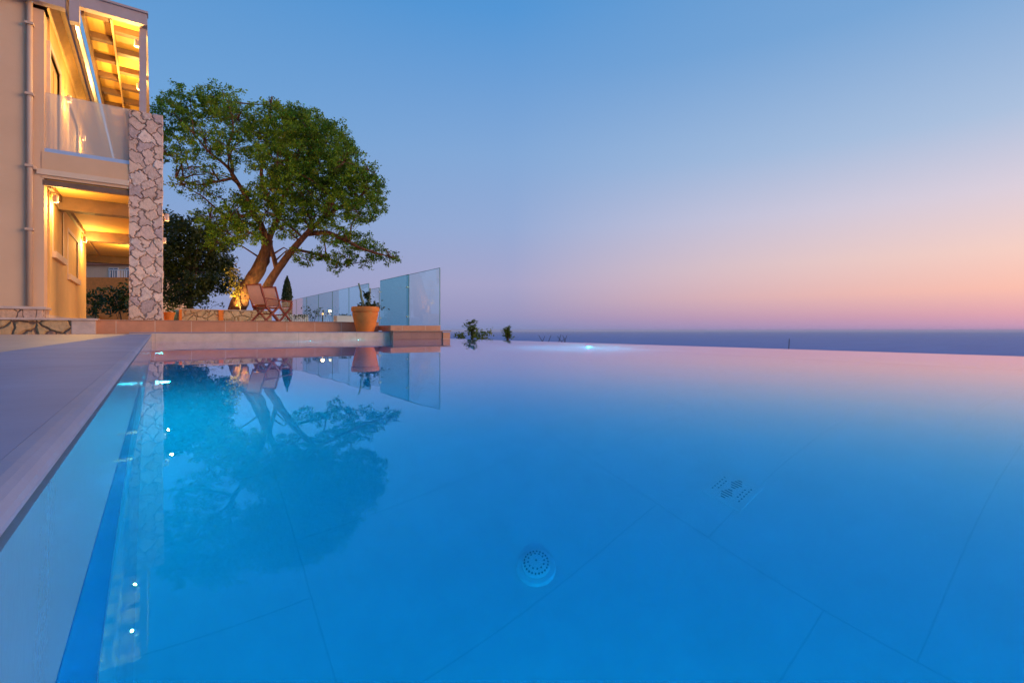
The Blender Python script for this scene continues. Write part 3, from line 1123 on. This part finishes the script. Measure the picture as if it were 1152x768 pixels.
c1 = make_chair('folding_chair', 'nearer red wooden folding chair with rose sling back beside the low wall')
p = atv(299, 362, 13.75)
c1.scale = (.88, .88, .89)
c1.location = (p.x, p.y, .394)
c1.rotation_euler = (0, 0, R(30))
c2 = copy_tree(c1)
c2['label'] = 'farther red wooden folding chair partly behind the other, nearer the cypress'
p = atv(313, 362, 14.45)
c2.location = (p.x, p.y, .394)
c2.rotation_euler = (0, 0, R(36))

# ------------------------------------------------------------------ low garden wall, pots, lamps
lw = empty('garden_wall', (0.6, 17, .394))
tag(lw, 'low rubble stone garden wall with a pier in front of the big tree', 'garden wall')
LO = Vector((.6, 17, .394))
MB().box(.62, 1.52, 17.0, 17.4, .394, .78).build('wall_section', M['stone_wall'], lw, shift=LO)
MB().box(1.64, 2.95, 17.0, 17.4, .394, .78).build('wall_section', M['stone_wall'], lw, shift=LO)
MB().box(1.52, 1.64, 16.95, 17.42, .394, .80, .01).build('wall_pier', M['terracotta'], lw, shift=LO)
MB().box(.56, .62, 16.97, 17.42, .394, .79, .01).build('wall_end', M['terracotta'], lw, shift=LO)
MB().box(.60, 1.518, 16.98, 17.42, .7805, .81, .008).build('wall_cap', M['cap'], lw, shift=LO)
MB().box(1.642, 2.98, 16.98, 17.42, .7805, .81, .008).build('wall_cap', M['cap'], lw, shift=LO)
c = at(190, 358, 13.4)
sp_ = empty('small_pot', (c.x, c.y, .394))
tag(sp_, 'small terracotta pot with a shrub beside the stone pillar', 'plant pot')
MB().lathe([(.09, 0), (.13, .24), (.145, .24), (.145, .29), (.12, .29), (.12, .25)], 28).build('pot_body', M['terracotta'], sp_)
leaves_mesh('pot_foliage', RNG.normal(size=(160, 3)) * np.array([.09, .09, .08]) + np.array([0, 0, .38]), .07, M['leaf_dark'], sp_)
c = at(198, 357, 14.6)
jr = empty('glazed_jar', (c.x, c.y, .394))
tag(jr, 'small dark teal glazed jar standing near the low wall', 'jar')
MB().lathe([(.06, 0), (.11, .12), (.12, .24), (.07, .36), (.08, .40), (.05, .40)], 28).build('jar_body', M['teal_glaze'], jr, smooth=True)

# ------------------------------------------------------------------ trees
def limb(mb, px, Y, r0, r1, seg=10, wob=.14, dy=0):
    """tapered wandering limb through photo-plane points at depth Y (dy: extra depth towards the end)"""
    pts = []
    n = len(px)
    base = [at(x, y, Y + dy * i / max(1, n - 1)) for i, (x, y) in enumerate(px)]
    # Catmull-Rom resample
    for i in range(n - 1):
        p0, p1, p2, p3 = base[max(0, i - 1)], base[i], base[i + 1], base[min(n - 1, i + 2)]
        for q in range(4):
            t = q / 4
            pts.append(.5 * ((2 * p1) + (p2 - p0) * t + (2 * p0 - 5 * p1 + 4 * p2 - p3) * t * t + (3 * p1 - p0 - 3 * p2 + p3) * t ** 3))
    pts.append(base[-1])
    m_ = len(pts)
    mb.tube(pts, [r0 + (r1 - r0) * i / (m_ - 1) for i in range(m_)], seg, True, wob)
    return pts


TY = 16.6
base = at(270, 352, TY)
base.z = .30
tree = empty('carob_tree', base)
tag(tree, 'large spreading tree with two leaning trunks lit from below on the terrace', 'tree')
tr = MB()
sk = []
sk += limb(tr, [(264, 356), (272, 334), (281, 318), (292, 301), (299, 284), (301, 270)], TY, .27, .16, 14, .25)
sk += limb(tr, [(290, 352), (297, 330), (306, 313), (317, 297), (330, 280), (345, 263), (362, 246), (376, 225)], TY - .1, .165, .05, 12, .14, -.6)
sk += limb(tr, [(301, 273), (293, 252), (285, 240), (276, 220), (264, 200), (254, 186), (236, 172), (218, 150)], TY, .11, .02, 10, .16, -.5)
sk += limb(tr, [(301, 273), (307, 258), (314, 242), (320, 220), (330, 190), (340, 160), (345, 135)], TY, .11, .02, 10, .16, .8)
sk += limb(tr, [(312, 305), (308, 290), (304, 276)], TY, .08, .07, 8, .14)
sk += limb(tr, [(261, 198), (261, 185), (256, 168), (262, 145), (258, 120), (250, 102)], TY - .3, .06, .015, 7, .16, .6)
sk += limb(tr, [(314, 242), (300, 222), (294, 196), (298, 165), (304, 130), (306, 108)], TY + .2, .08, .012, 7, .16, -.8)
sk += limb(tr, [(345, 263), (368, 262), (388, 270), (408, 280), (428, 286), (446, 290)], TY - .3, .09, .012, 7, .16, -.9)
sk += limb(tr, [(330, 280), (352, 285), (372, 292), (390, 300)], TY - .2, .055, .01, 6, .16, .5)
sk += limb(tr, [(362, 246), (384, 232), (404, 222), (424, 205)], TY - .5, .07, .012, 7, .16, .3)
sk += limb(tr, [(285, 240), (262, 246), (246, 252), (232, 262)], TY, .06, .012, 7, .16, .8)
sk += limb(tr, [(264, 200), (240, 205), (218, 208), (198, 200)], TY - .2, .05, .01, 6, .16, .6)
# (px x, px y, radius px across, radius px tall, density)
CL = [
    (192, 128, 20, 24, .9), (214, 120, 26, 24, 1.1), (244, 118, 28, 24, 1.1), (268, 135, 26, 26, 1.0), (200, 158, 24, 20, .75),
    (230, 158, 26, 22, .9), (262, 168, 24, 24, .7), (292, 150, 24, 26, .9), (306, 118, 10, 12, .5), (186, 172, 15, 12, .55),
    (212, 188, 22, 16, .45), (240, 196, 18, 16, .4), (228, 214, 22, 16, .28), (205, 208, 16, 12, .25),
    (320, 140, 28, 26, 1.2), (345, 146, 30, 26, 1.3), (368, 160, 26, 28, 1.3), (335, 172, 32, 28, 1.3), (312, 182, 26, 26, 1.2),
    (362, 190, 32, 26, 1.2), (388, 182, 22, 26, 1.2), (392, 206, 28, 22, 1.1), (412, 212, 22, 24, 1.0), (424, 226, 14, 20, .55), (414, 192, 12, 16, .4),
    (326, 206, 28, 22, .95), (350, 218, 30, 20, 1.1), (378, 230, 28, 20, 1.0), (404, 240, 20, 16, .8), (330, 236, 26, 18, 1.0), (304, 214, 22, 20, .85),
    (300, 238, 18, 16, .8), (318, 258, 18, 12, .75), (352, 248, 26, 14, .9),
    (268, 240, 22, 18, .9), (256, 262, 24, 16, .9), (282, 262, 16, 14, .8), (236, 244, 18, 14, .6), (244, 272, 20, 10, .6), (278, 222, 18, 14, .7),
    (376, 266, 20, 13, .9), (402, 272, 20, 13, .9), (424, 282, 16, 10, .8), (440, 290, 10, 8, .6), (388, 290, 18, 10, .7), (360, 286, 16, 9, .65),
    (344, 292, 14, 8, .6), (378, 302, 10, 8, .5), (412, 294, 8, 12, .35), (330, 284, 10, 8, .35),
]
cl = []
tw = MB()
for (x, y, rx, ry, den) in CL:
    half = max(.25, 1.75 * (1 - ((x - 310) / 170) ** 2 - ((y - 195) / 130) ** 2))
    n_ = 2 if half > .9 else 1
    for q in range(n_):
        off = random.uniform(-half, half) if n_ == 1 else (-1, 1)[q] * random.uniform(.35, 1) * half
        Y = TY + off
        c = at(x, y, Y)
        cl.append((c, rx * TY / FPX, ry * TY / FPX, den / n_ * ((1.35 if y > 205 else .9) if x < 300 else 1.15)))
        near = min(sk, key=lambda s: (s - c).length + (.8 if s.z > c.z - .1 else 0))
        mid = (near + c) / 2 + Vector((random.uniform(-.2, .2), random.uniform(-.2, .2), random.uniform(-.05, .3)))
        tw.tube([near, mid, c], [.032, .02, .008], 6, True, .15)
        for z in range(9):
            e = c + Vector((random.gauss(0, 1), random.gauss(0, 1), random.gauss(0, 1))).normalized() * rx * TY / FPX * random.uniform(.5, 1)
            m2 = (c + e) / 2 + Vector((random.uniform(-.08, .08), random.uniform(-.08, .08), random.uniform(-.02, .12)))
            tw.tube([c, m2, e], [.011, .007, .003], 4, True)
tr.build('trunk', M['bark'], tree, smooth=True, shift=base)
tw.build('branches', M['bark'], tree, smooth=True, shift=base)
P = clump_points(cl, 250, .06, 26, .4) - np.array(base)[None]
leaves_mesh('crown', P, .078, M['leaf'], tree)
# dry sparse twigs, lower left
cl2 = [(at(x, y, TY + .3), r_ * TY / FPX, r_ * .7 * TY / FPX, d_) for x, y, r_, d_ in ((215, 200, 22, .5), (240, 212, 20, .45), (222, 216, 18, .4), (412, 300, 6, .6), (205, 190, 16, .4))]
P = clump_points(cl2, 130, .07, 8, .2) - np.array(base)[None]
leaves_mesh('dry_foliage', P, .06, M['leaf_dry'], tree)

# uplight at the foot of the tree
c = at(268, 349, TY - .55)
ul = empty('garden_spotlight', (c.x, c.y, .42))
tag(ul, 'small garden spotlight glowing yellow at the foot of the big tree', 'spotlight')
MB().lathe([(.05, 0), (.06, .12), (.06, .3), (.05, .3), (.05, .29)], 20).build('lamp_housing', M['black'], ul)
MB().lathe([(.045, .295), (.045, .305)], 20).build('lens', M['soft_glow'], ul)
sp = light('garden_spotlight_beam', 'SPOT', (0, 0, .34), 230, (1, .62, .16), ul, spot_size=R(110), spot_blend=.6, shadow_soft_size=.05)
dv = at(290, 270, TY + .1) - Vector((c.x, c.y, .76))
sp.rotation_euler = dv.to_track_quat('-Z', 'Y').to_euler()

# golden young shoot beside the trunk
b0 = at(272, 345, TY - .35); b0.z = .45
gsht = empty('golden_shrub', b0)
tag(gsht, 'thin golden lit shrub sprouting beside the leaning trunk', 'shrub')
s_ = MB()
top = at(262, 304, TY - .35) - b0
s_.tube([(0, 0, 0), (top * .5) + Vector((.05, 0, 0)), top], [.02, .014, .005], 6)
s_.build('stem', M['bark_dark'], gsht)
P = np.concatenate([RNG.normal(size=(60, 3)) * .10 + np.array(top * f)[None] + np.array([.0, 0, 0]) for f in (.5, .6, .7, .8, .9, 1.0)])
leaves_mesh('foliage', P, .075, M['leaf_gold'], gsht)


def leafy_tree(name, label, cat, px_clumps, Y, base_px, mat, leaf, per, twig_r, nl, spread=1.2, trunk_r=.12, group=None, foot=None):
    b_ = at(base_px[0], base_px[1], Y)
    if foot is not None:
        b_.z = foot
    t = empty(name, b_)
    tag(t, label, cat, group)
    mb_ = MB()
    cl_ = []
    top_ = at(base_px[0], min(c_[1] for c_ in px_clumps) + 12, Y)
    mb_.tube([b_, b_.lerp(top_, .4) + Vector((.08, .05, 0)), b_.lerp(top_, .9)], [trunk_r, trunk_r * .7, trunk_r * .2], 9, True, .15)
    for (x, y, rx, ry, den) in px_clumps:
        c_ = at(x, y, Y + random.uniform(-spread, spread))
        cl_.append((c_, rx * Y / FPX, ry * Y / FPX, den))
        nr = b_.lerp(top_, random.uniform(.3, .7))
        mb_.tube([nr, (nr + c_) / 2 + Vector((0, 0, .15)), c_], [trunk_r * .3, trunk_r * .18, .01], 6, True)
    mb_.build('trunk', M['bark_dark'], t, smooth=True, shift=b_)
    leaves_mesh('crown', clump_points(cl_, per, twig_r, nl, .3) - np.array(b_)[None], leaf, mat, t)
    return t


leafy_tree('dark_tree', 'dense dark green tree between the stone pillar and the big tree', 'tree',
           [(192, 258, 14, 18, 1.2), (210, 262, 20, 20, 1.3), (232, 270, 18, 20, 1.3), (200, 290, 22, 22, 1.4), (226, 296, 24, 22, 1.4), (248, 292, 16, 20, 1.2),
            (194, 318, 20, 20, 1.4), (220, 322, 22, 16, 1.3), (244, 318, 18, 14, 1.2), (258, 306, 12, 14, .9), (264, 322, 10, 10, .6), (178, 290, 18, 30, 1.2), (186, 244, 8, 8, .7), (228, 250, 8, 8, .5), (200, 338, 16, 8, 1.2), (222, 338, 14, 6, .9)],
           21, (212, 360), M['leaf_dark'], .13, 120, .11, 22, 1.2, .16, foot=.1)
leafy_tree('garden_shrub', 'thin open shrub behind the low wall under the dark tree', 'shrub',
           [(222, 338, 7, 6, .9), (236, 336, 8, 7, .9), (246, 342, 7, 5, .8), (230, 345, 9, 4, .8)], 19, (232, 352), M['leaf_dark'], .09, 40, .08, 8, .3, .03, foot=.3)

# cypress
Yc_ = 34
b_ = at(323, 356, Yc_); b_.z = .0
cy = empty('cypress_tree', b_)
tag(cy, 'slender dark cypress rising behind the folding chairs', 'tree')
tp = at(323, 311, Yc_)
MB().tube([b_, tp - Vector((0, 0, .4))], [.09, .02], 8).build('trunk', M['bark_dark'], cy, shift=b_)
n_ = 5200
f = RNG.uniform(0.04, 1, n_)
H_ = tp.z - b_.z
rad = .46 * np.sin(np.clip(f * 1.15 + .18, 0, math.pi) ** .9) ** .8 * (1 - f ** 4) * np.sqrt(RNG.uniform(.35, 1, n_)) * RNG.uniform(.85, 1.12, n_)
an = RNG.uniform(0, 2 * math.pi, n_)
P = np.stack([rad * np.cos(an), rad * np.sin(an), f * H_], 1)
leaves_mesh('crown', P, .16, M['cypress'], cy, dirs=np.tile(np.array([[0, 0, 1.2]]), (n_, 1)), aspect=.4)

# bushes behind the glass and behind the loggia
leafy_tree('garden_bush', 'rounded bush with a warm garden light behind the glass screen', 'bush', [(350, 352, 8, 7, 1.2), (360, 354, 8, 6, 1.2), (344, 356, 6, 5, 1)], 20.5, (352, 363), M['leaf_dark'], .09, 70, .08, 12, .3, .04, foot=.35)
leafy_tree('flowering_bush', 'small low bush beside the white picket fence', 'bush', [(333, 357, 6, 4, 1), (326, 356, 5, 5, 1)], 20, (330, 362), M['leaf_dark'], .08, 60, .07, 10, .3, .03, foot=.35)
c = at(363, 353, 20.0)
bl = empty('garden_light', (c.x, c.y, .394))
tag(bl, 'tiny warm garden light among the bushes behind the glass', 'garden light')
MB().tube([(0, 0, 0), (0, 0, c.z - .45)], .02, 8).build('lamp_post', M['black'], bl)
MB().lathe([(.03, c.z - .43), (.035, c.z - .39), (.02, c.z - .36)], 14).build('lamp_head', M['soft_glow'], bl)
light('garden_light_glow', 'POINT', (0, 0, c.z - .28), 5, (1, .7, .25), bl, shadow_soft_size=.05)

pf = empty('picket_fence', at(328, 362, 20.3))
tag(pf, 'low white picket fence behind the folding chairs', 'fence')
PO = pf.location.copy(); PO.z = .394; pf.location = PO
x0, x1 = at(312, 355, 20.3), at(346, 355, 21.2)
pk = MB()
for q in range(15):
    p_ = x0.lerp(x1, q / 14)
    pk.box(p_.x - .028, p_.x + .028, p_.y - .012, p_.y + .012, .40, .86)
pk.build('pickets', M['white'], pf, shift=PO)
rl = MB()
for z in (.52, .74):
    rl.bar((x0.x, x0.y + .03, z), (x1.x, x1.y + .03, z), .03, .05)
rl.build('rails', M['white'], pf, shift=PO)
c = at(387, 362, 17.2)
wb = empty('white_planter', (c.x, c.y, .394))
tag(wb, 'low white rendered planter box standing behind the big flower pot', 'planter')
MB().box(-.30, .30, -.2, .2, 0, .30, .01).build('planter_box', M['white'], wb)
leaves_mesh('planter_foliage', RNG.normal(size=(90, 3)) * np.array([.14, .08, .025]) + np.array([0, 0, .31]), .06, M['leaf_dark'], wb)

# hedge and neighbour seen through the loggia
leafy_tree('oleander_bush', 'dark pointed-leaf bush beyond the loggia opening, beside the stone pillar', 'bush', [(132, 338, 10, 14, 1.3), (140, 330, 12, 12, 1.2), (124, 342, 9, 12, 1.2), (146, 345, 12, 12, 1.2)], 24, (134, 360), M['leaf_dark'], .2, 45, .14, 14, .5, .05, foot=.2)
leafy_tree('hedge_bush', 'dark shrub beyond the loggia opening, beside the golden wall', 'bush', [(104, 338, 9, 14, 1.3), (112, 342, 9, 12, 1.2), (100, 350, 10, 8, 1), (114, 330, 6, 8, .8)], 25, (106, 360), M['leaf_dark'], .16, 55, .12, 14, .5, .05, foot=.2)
nh0 = at(125, 360, 46); nh0.z = .2
nh = empty('neighbour_house', nh0)
tag(nh, 'distant pale neighbouring house with white railings seen through the loggia', 'house')
nw = at(96, 330, 46); ne = at(160, 330, 46)
zb = lambda y: EYE + (HY - y) * 46 / FPX
d_ = (ne - nw); d_.z = 0; d_.normalize(); nn_ = Vector((-d_.y, d_.x, 0))
Wd = (ne - nw).length


def nbox(a0, a1, b0, b1, z0, z1, name, mat, parent):
    mb_ = MB()
    o_ = Vector((nw.x, nw.y, 0))
    pts_ = [o_ + d_ * a + nn_ * b for a, b in ((a0, b0), (a1, b0), (a1, b1), (a0, b1))]
    mb_.poly([(q.x, q.y) for q in pts_], z0, z1)
    return mb_.build(name, mat, parent, shift=nh0)


nbox(-2, Wd - 1.2, 1.5, 9, .2, zb(296), 'upper_wall', M['wall'], nh)
nbox(-2, Wd - 1.2, 0, 1.49, .2, zb(312), 'terrace_wall', M['terracotta'], nh)
nbox(-2.4, Wd - .9, 1.2, 9.4, zb(296) + .005, zb(292), 'roof', M['roof'], nh)
rb = None
for a in (1.0, 2.6, 4.2):
    wn = nbox(a, a + .9, 1.42, 1.497, zb(311), zb(299), 'window', M['white'], nh)
    nbox(a + .08, a + .42, 1.40, 1.418, zb(310.4), zb(299.8), 'pane', M['window_pane'], wn)
    nbox(a + .48, a + .82, 1.40, 1.418, zb(310.4), zb(299.8), 'pane', M['window_pane'], wn)
for q in range(14):
    nbox(2.2 + q * .22, 2.25 + q * .22, .02, .06, zb(312) + .005, zb(304), 'railing_post', M['white'], nh)
nbox(2.1, 5.4, .0, .08, zb(304) + .004, zb(303), 'railing', M['white'], nh)

# ------------------------------------------------------------------ plants below the infinity edge
def palm(px, py_top, py_bot, Y, spread, label, n=13, leafw=.10):
    top_ = at(px, (py_top * .62 + py_bot * .38), Y)
    g_ = Vector((top_.x, top_.y, land_z(top_.x, top_.y) - .1))
    t = empty('palm_plant', g_)
    tag(t, label, 'palm', 'plants rising beyond the infinity edge')
    MB().tube([g_, g_.lerp(top_, .5) + Vector((.05, 0, 0)), top_], [.12, .09, .06], 8, True, .1).build('trunk', M['bark_dark'], t, shift=g_)
    h_ = (py_bot - py_top) * Y / FPX
    P_, D_ = [], []
    for (ox, oz, sc) in ((0, .30, .75), (-.12, .05, .8), (.14, -.02, .9), (.02, -.22, .9), (.22, -.34, .8)):
        for q in range(n):
            a = 2 * math.pi * q / n + random.uniform(-.3, .3)
            el_ = random.uniform(-.2, 1.4)
            L_ = spread * sc * random.uniform(.4, 1.05)
            for z in range(7):
                f = (z + 1) / 7
                r_ = L_ * f * math.cos(el_) + .02
                zz = L_ * f * math.sin(el_) * .9 - .25 * L_ * f * f
                P_.append((r_ * math.cos(a) + ox * h_ * .5, r_ * math.sin(a), zz + oz * h_))
                D_.append((math.cos(a), math.sin(a), .2))
    P_ = np.array(P_) + np.array(top_ - g_)[None]
    leaves_mesh('fronds', P_ + RNG.normal(size=P_.shape) * .03, .15, M['palm'], t, dirs=np.array(D_) * 1.5, aspect=.28)
    return t


palm(531, 361, 384, 24, .50, 'tallest palm-like plant beyond the edge nearest the terracotta pier', 15)
palm(571, 369, 384, 24, .34, 'lone smaller palm-like plant out beyond the edge with sea behind it', 11)


def low_shrub(px, py, Y, r, n, label):
    c_ = at(px, py, Y)
    g_ = Vector((c_.x, c_.y, land_z(c_.x, c_.y) - .1))
    t = empty('edge_shrub', g_)
    tag(t, label, 'shrub', 'plants rising beyond the infinity edge')
    MB().tube([g_, c_], [.06, .02], 7).build('stem', M['bark_dark'], t, shift=g_)
    leaves_mesh('foliage', RNG.normal(size=(n, 3)) * np.array([r, r, r * .7]) + np.array(c_ - g_)[None], .14, M['palm'], t)


low_shrub(542, 379, 23.5, .24, 260, 'broad low shrub against the taller palm-like plant beyond the edge')
low_shrub(518, 378, 23.5, .11, 90, 'tiny round shrub between the terracotta pier and the palm-like plant')

c_ = at(624, 386, 18)
g_ = Vector((c_.x, c_.y, land_z(c_.x, c_.y) - .1))
bt = empty('bare_bush', g_)
tag(bt, 'bare leafless twigs poking up past the infinity edge before the sea', 'bush')
b_ = MB()
for x, y, xe in ((606, 377, 612), (613, 378, 609), (620, 377, 616), (627, 378, 634), (631, 376, 628), (638, 377, 634), (636, 380, 629), (633, 377, 637)):
    e_ = at(x, y, 18 + random.uniform(-.2, .2))
    m_ = at(xe, 387, 18)
    b_.tube([g_ + Vector((random.uniform(-.05, .05), 0, 0)), m_, e_], [.025, .013, .006], 5)
b_.build('twigs', M['twig'], bt, shift=g_)
c_ = at(888, 381, 9.5)
g_ = Vector((c_.x - .22, c_.y + .05, land_z(c_.x, c_.y) - .05))
mp_ = tag(empty('thin_pole', g_), kind=None)
tag(mp_, 'thin dark leaning pole standing beyond the infinity edge', 'pole')
MB().tube([g_, c_], [.011, .007], 8).build('pole_shaft', M['black'], mp_, shift=g_)

# ------------------------------------------------------------------ sky and sunset
SUN_AZ = R(98)                 # clockwise from +Y: out to sea, right of the frame
sd = Vector((math.sin(SUN_AZ), math.cos(SUN_AZ), 0))
wld = bpy.data.worlds.new('World')
S.world = wld
wld.use_nodes = True
nt = wld.node_tree
bg = nt.nodes['Background']
tc = N(nt, 'ShaderNodeTexCoord')
nrm = N(nt, 'ShaderNodeVectorMath', operation='NORMALIZE')
nt.links.new(tc.outputs['Generated'], nrm.inputs[0])
sep = N(nt, 'ShaderNodeSeparateXYZ')
nt.links.new(nrm.outputs[0], sep.inputs[0])
# horizontal bearing relative to the sunset
flat = N(nt, 'ShaderNodeVectorMath', operation='MULTIPLY')
nt.links.new(nrm.outputs[0], flat.inputs[0])
flat.inputs[1].default_value = (1, 1, 0)
fn = N(nt, 'ShaderNodeVectorMath', operation='NORMALIZE')
nt.links.new(flat.outputs[0], fn.inputs[0])
dot = N(nt, 'ShaderNodeVectorMath', operation='DOT_PRODUCT')
nt.links.new(fn.outputs[0], dot.inputs[0])
dot.inputs[1].default_value = sd


def lin(r, g, b):
    f = lambda c: ((c / 255 + .055) / 1.055) ** 2.4 if c > 10 else c / 255 / 12.92
    return (f(r), f(g), f(b))


def el(y_px, az_px=None):
    """sin(elevation) of a photo pixel row at the frame's middle column"""
    return math.sin(math.atan((HY - y_px) / FPX))


# three columns of the evening sky: opposite the sunset, across it, towards it
away = ramp(nt, [(0, lin(128, 148, 190)), (.08, lin(138, 156, 200)), (.2, lin(128, 160, 208)), (.36, lin(106, 160, 214)), (.55, lin(86, 148, 208)), (1, lin(70, 125, 190))])
across = ramp(nt, [(0, lin(122, 138, 188)), (.03, lin(146, 146, 190)), (.09, lin(162, 160, 200)), (.2, lin(145, 167, 211)), (.33, lin(128, 166, 214)), (.54, lin(80, 148, 212)), (1, lin(66, 122, 190))])
toward = ramp(nt, [(0, lin(172, 142, 186)), (.022, lin(206, 154, 176)), (.06, lin(241, 184, 172)), (.115, lin(240, 202, 192)), (.20, lin(216, 204, 217)), (.30, lin(168, 190, 220)), (.46, lin(118, 164, 212)), (1, lin(80, 130, 190))])
for r_ in (away, across, toward):
    nt.links.new(sep.outputs[2], r_.inputs['Fac'])
m1 = N(nt, 'ShaderNodeMapRange', interpolation_type='SMOOTHSTEP')
m1.inputs[1].default_value = -.35
m1.inputs[2].default_value = .50
nt.links.new(dot.outputs['Value'], m1.inputs[0])
m2 = N(nt, 'ShaderNodeMapRange', interpolation_type='LINEAR')
m2.inputs[1].default_value = .46
m2.inputs[2].default_value = 1.0
nt.links.new(dot.outputs['Value'], m2.inputs[0])
cA = mix(nt, m1.outputs[0], away.outputs['Color'], across.outputs['Color'])
cB = mix(nt, m2.outputs[0], cA, toward.outputs['Color'])
# a little physical twilight on top
sky = N(nt, 'ShaderNodeTexSky', sky_type='NISHITA')
sky.sun_disc = False
sky.sun_elevation = R(1.0)
sky.sun_rotation = SUN_AZ
fin = mix(nt, .02, cB, sky.outputs['Color'], 'ADD')
nt.links.new(fin, bg.inputs['Color'])
bg.inputs['Strength'].default_value = 1.0

sun = light('sun', 'SUN', (20, -3, 10), 3.5, (1, .56, .32), angle=R(40))
sun.rotation_euler = (-Vector((math.sin(R(132)), math.cos(R(132)), .06))).to_track_quat('-Z', 'Y').to_euler()

# sea air: one even volume round everything, so the far sea softens into the horizon
hz = bpy.data.materials.new('sea_haze')
hz.use_nodes = True
hn = hz.node_tree
hn.nodes.remove(hn.nodes['Principled BSDF'])
pv = N(hn, 'ShaderNodeVolumePrincipled')
pv.inputs['Color'].default_value = (.82, .86, 1, 1)
pv.inputs['Density'].default_value = 7.0e-5
hn.links.new(pv.outputs[0], hn.nodes['Material Output'].inputs['Volume'])
tag(MB().box(-27000, 27000, -27000, 27000, -68, 14).build('haze', hz), kind='stuff')

# ------------------------------------------------------------------ camera and render settings
cam = bpy.data.cameras.new('camera')
cam.sensor_width = 36
cam.lens = FPX / 1152 * 36
cam.shift_y = -(384 - HY) / 1152
cam.clip_start = .005
cam.clip_end = 60000
co = bpy.data.objects.new('camera', cam)
C.objects.link(co)
co.location = (0, 0, EYE)
co.rotation_euler = (R(90), 0, -TH)
S.camera = co

S.render.engine = 'CYCLES'
S.cycles.use_denoising = True
S.cycles.max_bounces = 12
S.cycles.transmission_bounces = 8
S.cycles.transparent_max_bounces = 16
S.cycles.volume_bounces = 0
S.cycles.caustics_refractive = True
S.cycles.caustics_reflective = True
S.cycles.diffuse_bounces = 8
S.cycles.blur_glossy = .5
S.cycles.sample_clamp_indirect = 6
S.view_settings.view_transform = 'Standard'
S.view_settings.look = 'None'
S.view_settings.exposure = 0
S.view_settings.gamma = 1
S.view_settings.use_curve_mapping = False
